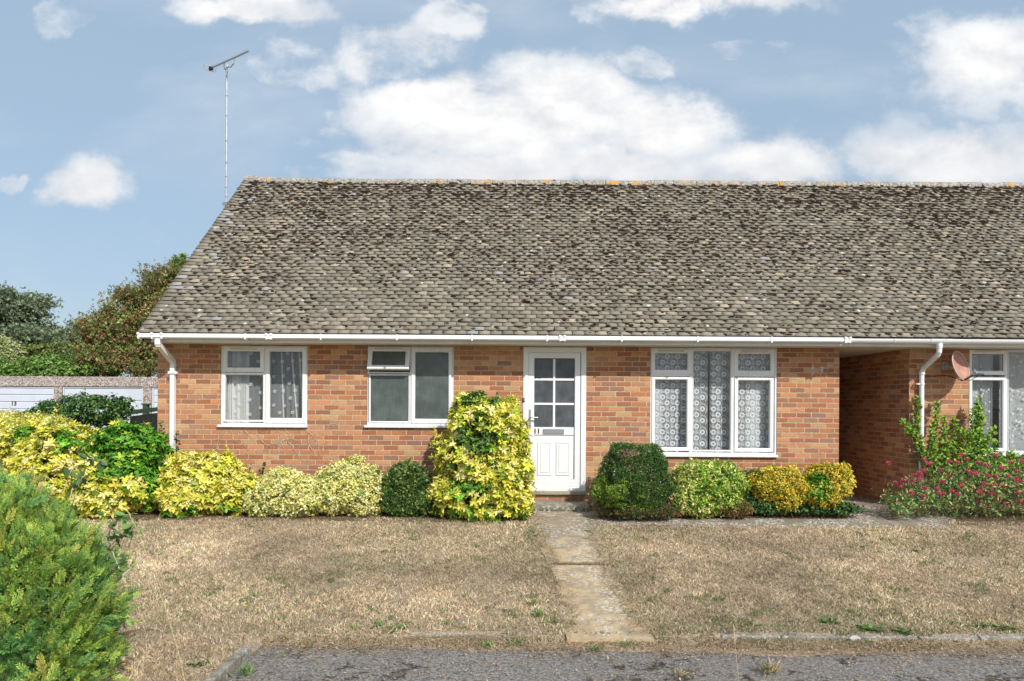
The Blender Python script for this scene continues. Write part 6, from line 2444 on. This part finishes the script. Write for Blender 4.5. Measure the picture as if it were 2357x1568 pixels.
# yellow hawkweed flowers
for i, (a, b, lab) in enumerate([(566, 1408, 'small yellow flower in the left lawn, the left one of a close pair'), (593, 1413, 'small yellow flower in the left lawn, the right one of a close pair'),
                                 (283, 1546, 'bright yellow dandelion-like flower near the foot of the conifer'), (298, 1556, 'second yellow flower right beside the one at the foot of the conifer'),
                                 (743, 1330, 'single yellow flower in mid lawn left of the path'), (635, 1263, 'tiny yellow flower in the upper left lawn')]):
    c = G(a, b)
    root = thing('yellow_flower', lab, 'flower', tuple(c), 'yellow flowers in the lawn')
    mb = MB()
    mb.tube([c, c + Vector((0, 0, 0.05))], 0.0018, 5)
    mb.build('stalk', M['bark'], root)
    rng = np.random.default_rng(i)
    m = 18
    th = rng.uniform(0, 2 * np.pi, m)
    ax = np.c_[np.cos(th), np.sin(th), np.full(m, 0.35)]
    v, f, cc = scatter(LEAF[0], LEAF[1], np.tile(np.array(c + Vector((0, 0, .05)))[None], (m, 1)), frames(ax, np.tile([[0, -.3, 1.0]], (m, 1))), np.full(m, 0.017), np.tile([[0.80, 0.60, 0.02]], (m, 1)))
    link_mesh('petals', v, f, M['petal'], root, col=cc)

# pale cement patch on a kerb stone
cp = P(1968, 1470, 5.705)
mb = MB()
rr = random.Random(4)
n = 11
vs = [(cp.x + 0.055 * math.cos(2 * math.pi * q / n) * rr.uniform(.7, 1.1), 5.700, -0.375 + 0.028 * math.sin(2 * math.pi * q / n) * rr.uniform(.7, 1.1)) for q in range(n)]
vb = [(x_, 5.712, z_) for x_, _, z_ in vs]
mb.add(vs + vb, [tuple(range(n)), tuple(range(n, 2 * n))[::-1]] + [(q, (q + 1) % n, n + (q + 1) % n, n + q) for q in range(n)])
tag(mb.build('cement_patch', simple('pale_cement', (0.58, 0.56, 0.52), 0.9)), 'pale cement splash stuck to the kerb face on the right', 'cement patch')

# ------------------------------------------------------------------ garages
DG = 20.0


def xg(vx):
    return (vx - CX) / F * DG


ztop = P(180, 867, DG).z
zlin = P(180, 890, DG).z
joints = [xg(131.6) - 2.58, xg(131.6), xg(337.5), xg(337.5) + 2.56]
glab = ['left garage with pale blue door numbered 13 and pebbledash lintel', 'middle garage with a pale blue door under the pebbledash lintel', 'sliver of the right garage beside the bungalow corner']
for i in range(3):
    a, b = joints[i] + 0.005, joints[i + 1] - 0.005
    root = thing('garage', glab[i], 'garage', ((a + b) / 2, DG, 0), 'row of concrete garages')
    mb = MB()
    mb.box(a, b, DG, DG + 0.12, zlin, ztop, bev=0.01)
    mb.build('lintel', M['pebble'], root)
    mb = MB()
    mb.box(a, b, DG + 0.122, DG + 5.0, ztop - 0.12, ztop - 0.03)
    mb.build('roof', M['pebble'], root)
    mb = MB()
    mb.box(a, a + 0.115, DG + 0.01, DG + 0.10, -0.05, zlin - 0.004, bev=0.01)
    mb.box(b - 0.115, b, DG + 0.01, DG + 0.10, -0.05, zlin - 0.004, bev=0.01)
    mb.box(a, a + 0.08, DG + 0.102, DG + 5, -0.05, ztop - 0.13)
    mb.box(b - 0.08, b, DG + 0.102, DG + 5, -0.05, ztop - 0.13)
    mb.box(a + 0.082, b - 0.082, DG + 4.9, DG + 5, -0.05, ztop - 0.13)
    mb.build('wall', M['pebble'], root)
    mb = MB()
    da, db = a + 0.125, b - 0.125
    frame_ring(mb, da, db, 0.02, zlin - 0.012, DG + 0.035, DG + 0.08, 0.035, 0.008)
    z_ = zlin - 0.06
    ph = 0.205 if i != 1 else 0.355
    while z_ > 0.1:
        mb.box(da + 0.040, db - 0.040, DG + 0.050, DG + 0.075, max(0.06, z_ - ph + 0.030), z_, bev=0.010)
        mb.box(da + 0.040, db - 0.040, DG + 0.072, DG + 0.078, max(0.04, z_ - ph), max(0.05, z_ - ph + 0.030))
        z_ -= ph
    gd = mb.build('garage_door', M['garage_paint'], root)
    if i == 0:
        text_mesh('door_number', '13', 0.17, (xg(28.5), DG + 0.046, P(28, 929.5, DG).z), M['black'], gd, 0.002, 0.004)
    if i == 1:
        hb = MB()
        hp = P(259, 911, DG)
        hb.tube([(hp.x, DG + 0.05, hp.z), (hp.x, DG + 0.02, hp.z)], 0.035, 8)
        hb.box(hp.x - 0.06, hp.x + 0.02, DG + 0.005, DG + 0.02, hp.z - 0.02, hp.z + 0.015)
        hb.build('handle', M['black'], gd)

# green fence post with rails behind the hedge
fen = thing('green_fence', 'dark green timber post and rail fence behind the yellow hedge, beside the house corner', 'fence', (P(333, 960, 15).x, 15, 0))
c = P(333, 932, 15)
mb = MB()
mb.hexa([(c.x - .065, 15, -.05), (c.x + .065, 15, -.05), (c.x + .065, 15.1, -.05), (c.x - .065, 15.1, -.05), (c.x - .05, 15, c.z), (c.x + .05, 15, c.z), (c.x + .05, 15.1, c.z), (c.x - .05, 15.1, c.z)])
mb.box(c.x - 0.075, c.x + 0.075, 14.98, 15.12, c.z + 0.001, c.z + 0.03)
mb.build('post', M['green_wood'], fen)
mb = MB()
pa_, pb2 = P(286, 945, 14.0), P(420, 930, 16.0)
for (u1, u2) in ((0.0, 1.0),):
    mb.hexa([(pa_.x, pa_.y + .13, pa_.z - .09), (pb2.x, pb2.y + .13, pb2.z - .09), (pb2.x, pb2.y + .18, pb2.z - .09), (pa_.x, pa_.y + .18, pa_.z - .09),
             (pa_.x, pa_.y + .13, pa_.z), (pb2.x, pb2.y + .13, pb2.z), (pb2.x, pb2.y + .18, pb2.z), (pa_.x, pa_.y + .18, pa_.z)])
mb.build('rail', M['green_wood'], fen)
mb = MB()
mb.hexa([(pa_.x, pa_.y + .20, -.05), (pb2.x, pb2.y + .20, -.05), (pb2.x, pb2.y + .22, -.05), (pa_.x, pa_.y + .22, -.05),
         (pa_.x, pa_.y + .20, pa_.z - .12), (pb2.x, pb2.y + .20, pb2.z - .12), (pb2.x, pb2.y + .22, pb2.z - .12), (pa_.x, pa_.y + .22, pa_.z - .12)])
mb.build('board_panel', M['dark_wood'], fen)
sprig_plant('climbing_ivy', 'thin ivy shoots climbing the brick corner beside the square downpipe', 'ivy',
            [[(372, 1060), (376, 1010), (372, 970)], [(405, 1080), (409, 1020), (407, 985)], [(430, 1060), (420, 1040)], [(580, 1110), (600, 1085), (612, 1065)], [(570, 1120), (580, 1085), (576, 1070)]], 0.045, 55, IVY, 76, 10.3)


# ------------------------------------------------------------------ trees and hedge beyond
def tree(name, label, trunk_base, h, lobes, n, size, pal, w=None, seed=1, cat='tree', depth=0.6, twigs=0, group=None, tr=0.16, lump=0.25):
    rng = np.random.default_rng(seed)
    root = thing(name, label, cat, trunk_base, group)
    mb = MB()
    b = Vector(trunk_base)
    top = Vector((b.x, b.y, b.z + h * 0.55))
    mb.tube([b, b.lerp(top, .5) + Vector((.1, 0, 0)), top], [tr, tr * .8, tr * .5], 8)
    for l in lobes:
        c_ = Vector(l[:3])
        s_ = b.lerp(top, rng.uniform(0.5, 1.0))
        mb.tube([s_, s_.lerp(c_, .5) + Vector((0, 0, .15)), c_], [tr * .4, tr * .28, tr * .12], 6)
        for q in range(7):
            d = rng.normal(0, 1, 3)
            d[2] = abs(d[2]) * .7
            d /= np.linalg.norm(d)
            e_ = c_ + Vector(d * np.array(l[3:6]) * rng.uniform(.7, 1.12))
            mb.tube([c_, c_.lerp(e_, .5) + Vector(rng.normal(0, .08, 3)), e_], [tr * .12, tr * .07, tr * .02], 4)
    mb.build('trunk', M['bark'], root)
    # crown: leaf sprigs gathered in clumps so that gaps show
    nc = max(30, n // 55)
    p, nn = shell(lobes, nc, rng, lump, 4, depth, zmin=0.2, seed=seed)
    i = rng.integers(0, nc, n)
    sp_ = np.mean([l[3] for l in lobes]) * 0.20
    q = p[i] + rng.normal(0, 1, (n, 3)) * sp_ * np.array([[1, 1, .7]])
    ax = rng.normal(0, 1, (n, 3)) + np.array([[0, 0, .4]])
    z = ax / np.linalg.norm(ax, axis=1, keepdims=True)
    t = rng.normal(0, 1, (n, 3))
    x = np.cross(t, z)
    x /= np.linalg.norm(x, axis=1, keepdims=True)
    rot = np.stack([x, np.cross(z, x), z], 2)
    cl = rng.normal(1, .16, nc)[i][:, None]
    col = np.clip(pick(pal, n, rng, .15, w) * cl, .003, .9)
    v, f, c = scatter(SPRIG[0], SPRIG[1], q, rot, size * rng.normal(1, .25, n).clip(.4, 1.7), col)
    link_mesh('crown', v, f, M['leaf'], root, col=c)


HAW = [(0.15, 0.21, 0.05), (0.22, 0.27, 0.07), (0.28, 0.13, 0.07), (0.34, 0.22, 0.09), (0.36, 0.38, 0.12), (0.09, 0.16, 0.05)]
tree('hawthorn_tree', 'red-berried hawthorn tree rising behind the left end of the roof', (-13.6, 26, -0.1), 5.5,
     [el(330, 760, 26, 95, 85, 1.3), el(395, 700, 26.5, 70, 80, 1.3), el(260, 790, 25.6, 70, 62, 1.1), el(225, 780, 25.6, 42, 38, .8), el(330, 830, 25.5, 120, 45, 1.1), el(375, 650, 27, 45, 35, .7), el(420, 800, 26, 80, 90, 1.2), el(245, 725, 25.8, 24, 16, .4), el(305, 690, 26, 34, 25, .6)],
     27000, 0.078, HAW, [.22, .2, .2, .14, .12, .12], 101, depth=0.7)
tree('sapling_tree', 'slim bright green treetop showing just above the roof verge', (-13.2, 28.5, -0.1), 7.0,
     [el(412, 602, 28, 16, 22, .35), el(418, 635, 28, 20, 30, .4)], 900, 0.10, [(0.17, 0.26, 0.06), (0.24, 0.32, 0.09)], None, 102, tr=0.06, depth=.9)
OAK = [(0.14, 0.19, 0.10), (0.19, 0.24, 0.14), (0.10, 0.145, 0.075), (0.25, 0.31, 0.19)]
tree('oak_tree', 'dark round-crowned tree at the far left, standing highest behind the garages', (-30, 42, -0.1), 9,
     [el(20, 715, 42, 60, 52, 1.8), el(72, 705, 42, 34, 22, 1.0), el(-40, 740, 42, 80, 80, 2), el(30, 790, 41.5, 75, 62, 1.8), el(85, 790, 41, 45, 40, 1.2)], 10500, 0.16, OAK, None, 103, depth=0.7, tr=0.3)
tree('oak_tree', 'lower dark green tree between the tall left tree and the hawthorn', (-26, 44, -0.1), 7,
     [el(135, 790, 44, 55, 42, 1.8), el(170, 800, 44, 35, 50, 1.5), el(110, 810, 43, 60, 45, 1.6)], 8000, 0.17, OAK + [(0.16, 0.20, 0.10)], None, 104, depth=0.75, tr=0.22)
tree('willow_tree', 'pale grey-green tree behind, seen through the gap left of the hawthorn', (-26, 52, -0.1), 6,
     [el(190, 800, 52, 45, 55, 2), el(215, 830, 52, 50, 40, 2)], 5000, 0.18, [(0.17, 0.22, 0.13), (0.23, 0.28, 0.18)], None, 105, depth=0.8, tr=0.2)
shrub('laurel_hedge', 'bright green clipped hedge running behind the garage roofs', 'hedge',
      [el(x_, 862 + 5 * math.sin(x_ * .05), 25.8, 45, 30 + 5 * math.sin(x_ * .11), .8) for x_ in range(-120, 240, 42)],
      11000, SPRIG, 0.11, [(0.15, 0.29, 0.05), (0.21, 0.38, 0.075), (0.10, 0.20, 0.04), (0.30, 0.42, 0.12)], None, 111, 0.7, 0.25, 0.4, 3, stems=20)
shrub('background_shrub', 'olive green shrub between the hedge and the dark trees', 'shrub',
      [el(120, 822, 29, 48, 26, .9), el(165, 818, 29, 40, 22, .8), el(75, 825, 29, 40, 20, .8)],
      4500, SPRIG, 0.11, [(0.16, 0.20, 0.05), (0.22, 0.25, 0.06), (0.10, 0.16, 0.04)], None, 112, 0.6, 0.3, 0.5, 3, stems=10)
shrub('background_shrub', 'tall pale yellow-green shrub at the left edge above the hedge', 'shrub',
      [el(12, 810, 28, 12, 30, .4), el(38, 818, 28, 14, 24, .4), el(0, 835, 28, 30, 24, .5)],
      2200, SPRIG, 0.11, [(0.42, 0.46, 0.20), (0.34, 0.42, 0.14), (0.50, 0.50, 0.28)], None, 113, 0.8, 0.3, 0.5, 4, stems=10)
shrub('dark_shrub', 'dark green bush above the hedge in the gap beside the hawthorn', 'shrub',
      [el(195, 830, 28, 40, 28, .8), el(225, 845, 27.5, 35, 24, .7)],
      3200, SPRIG, 0.10, [(0.08, 0.15, 0.035), (0.13, 0.21, 0.05)], None, 114, 0.6, 0.3, 0.5, 3, stems=10)
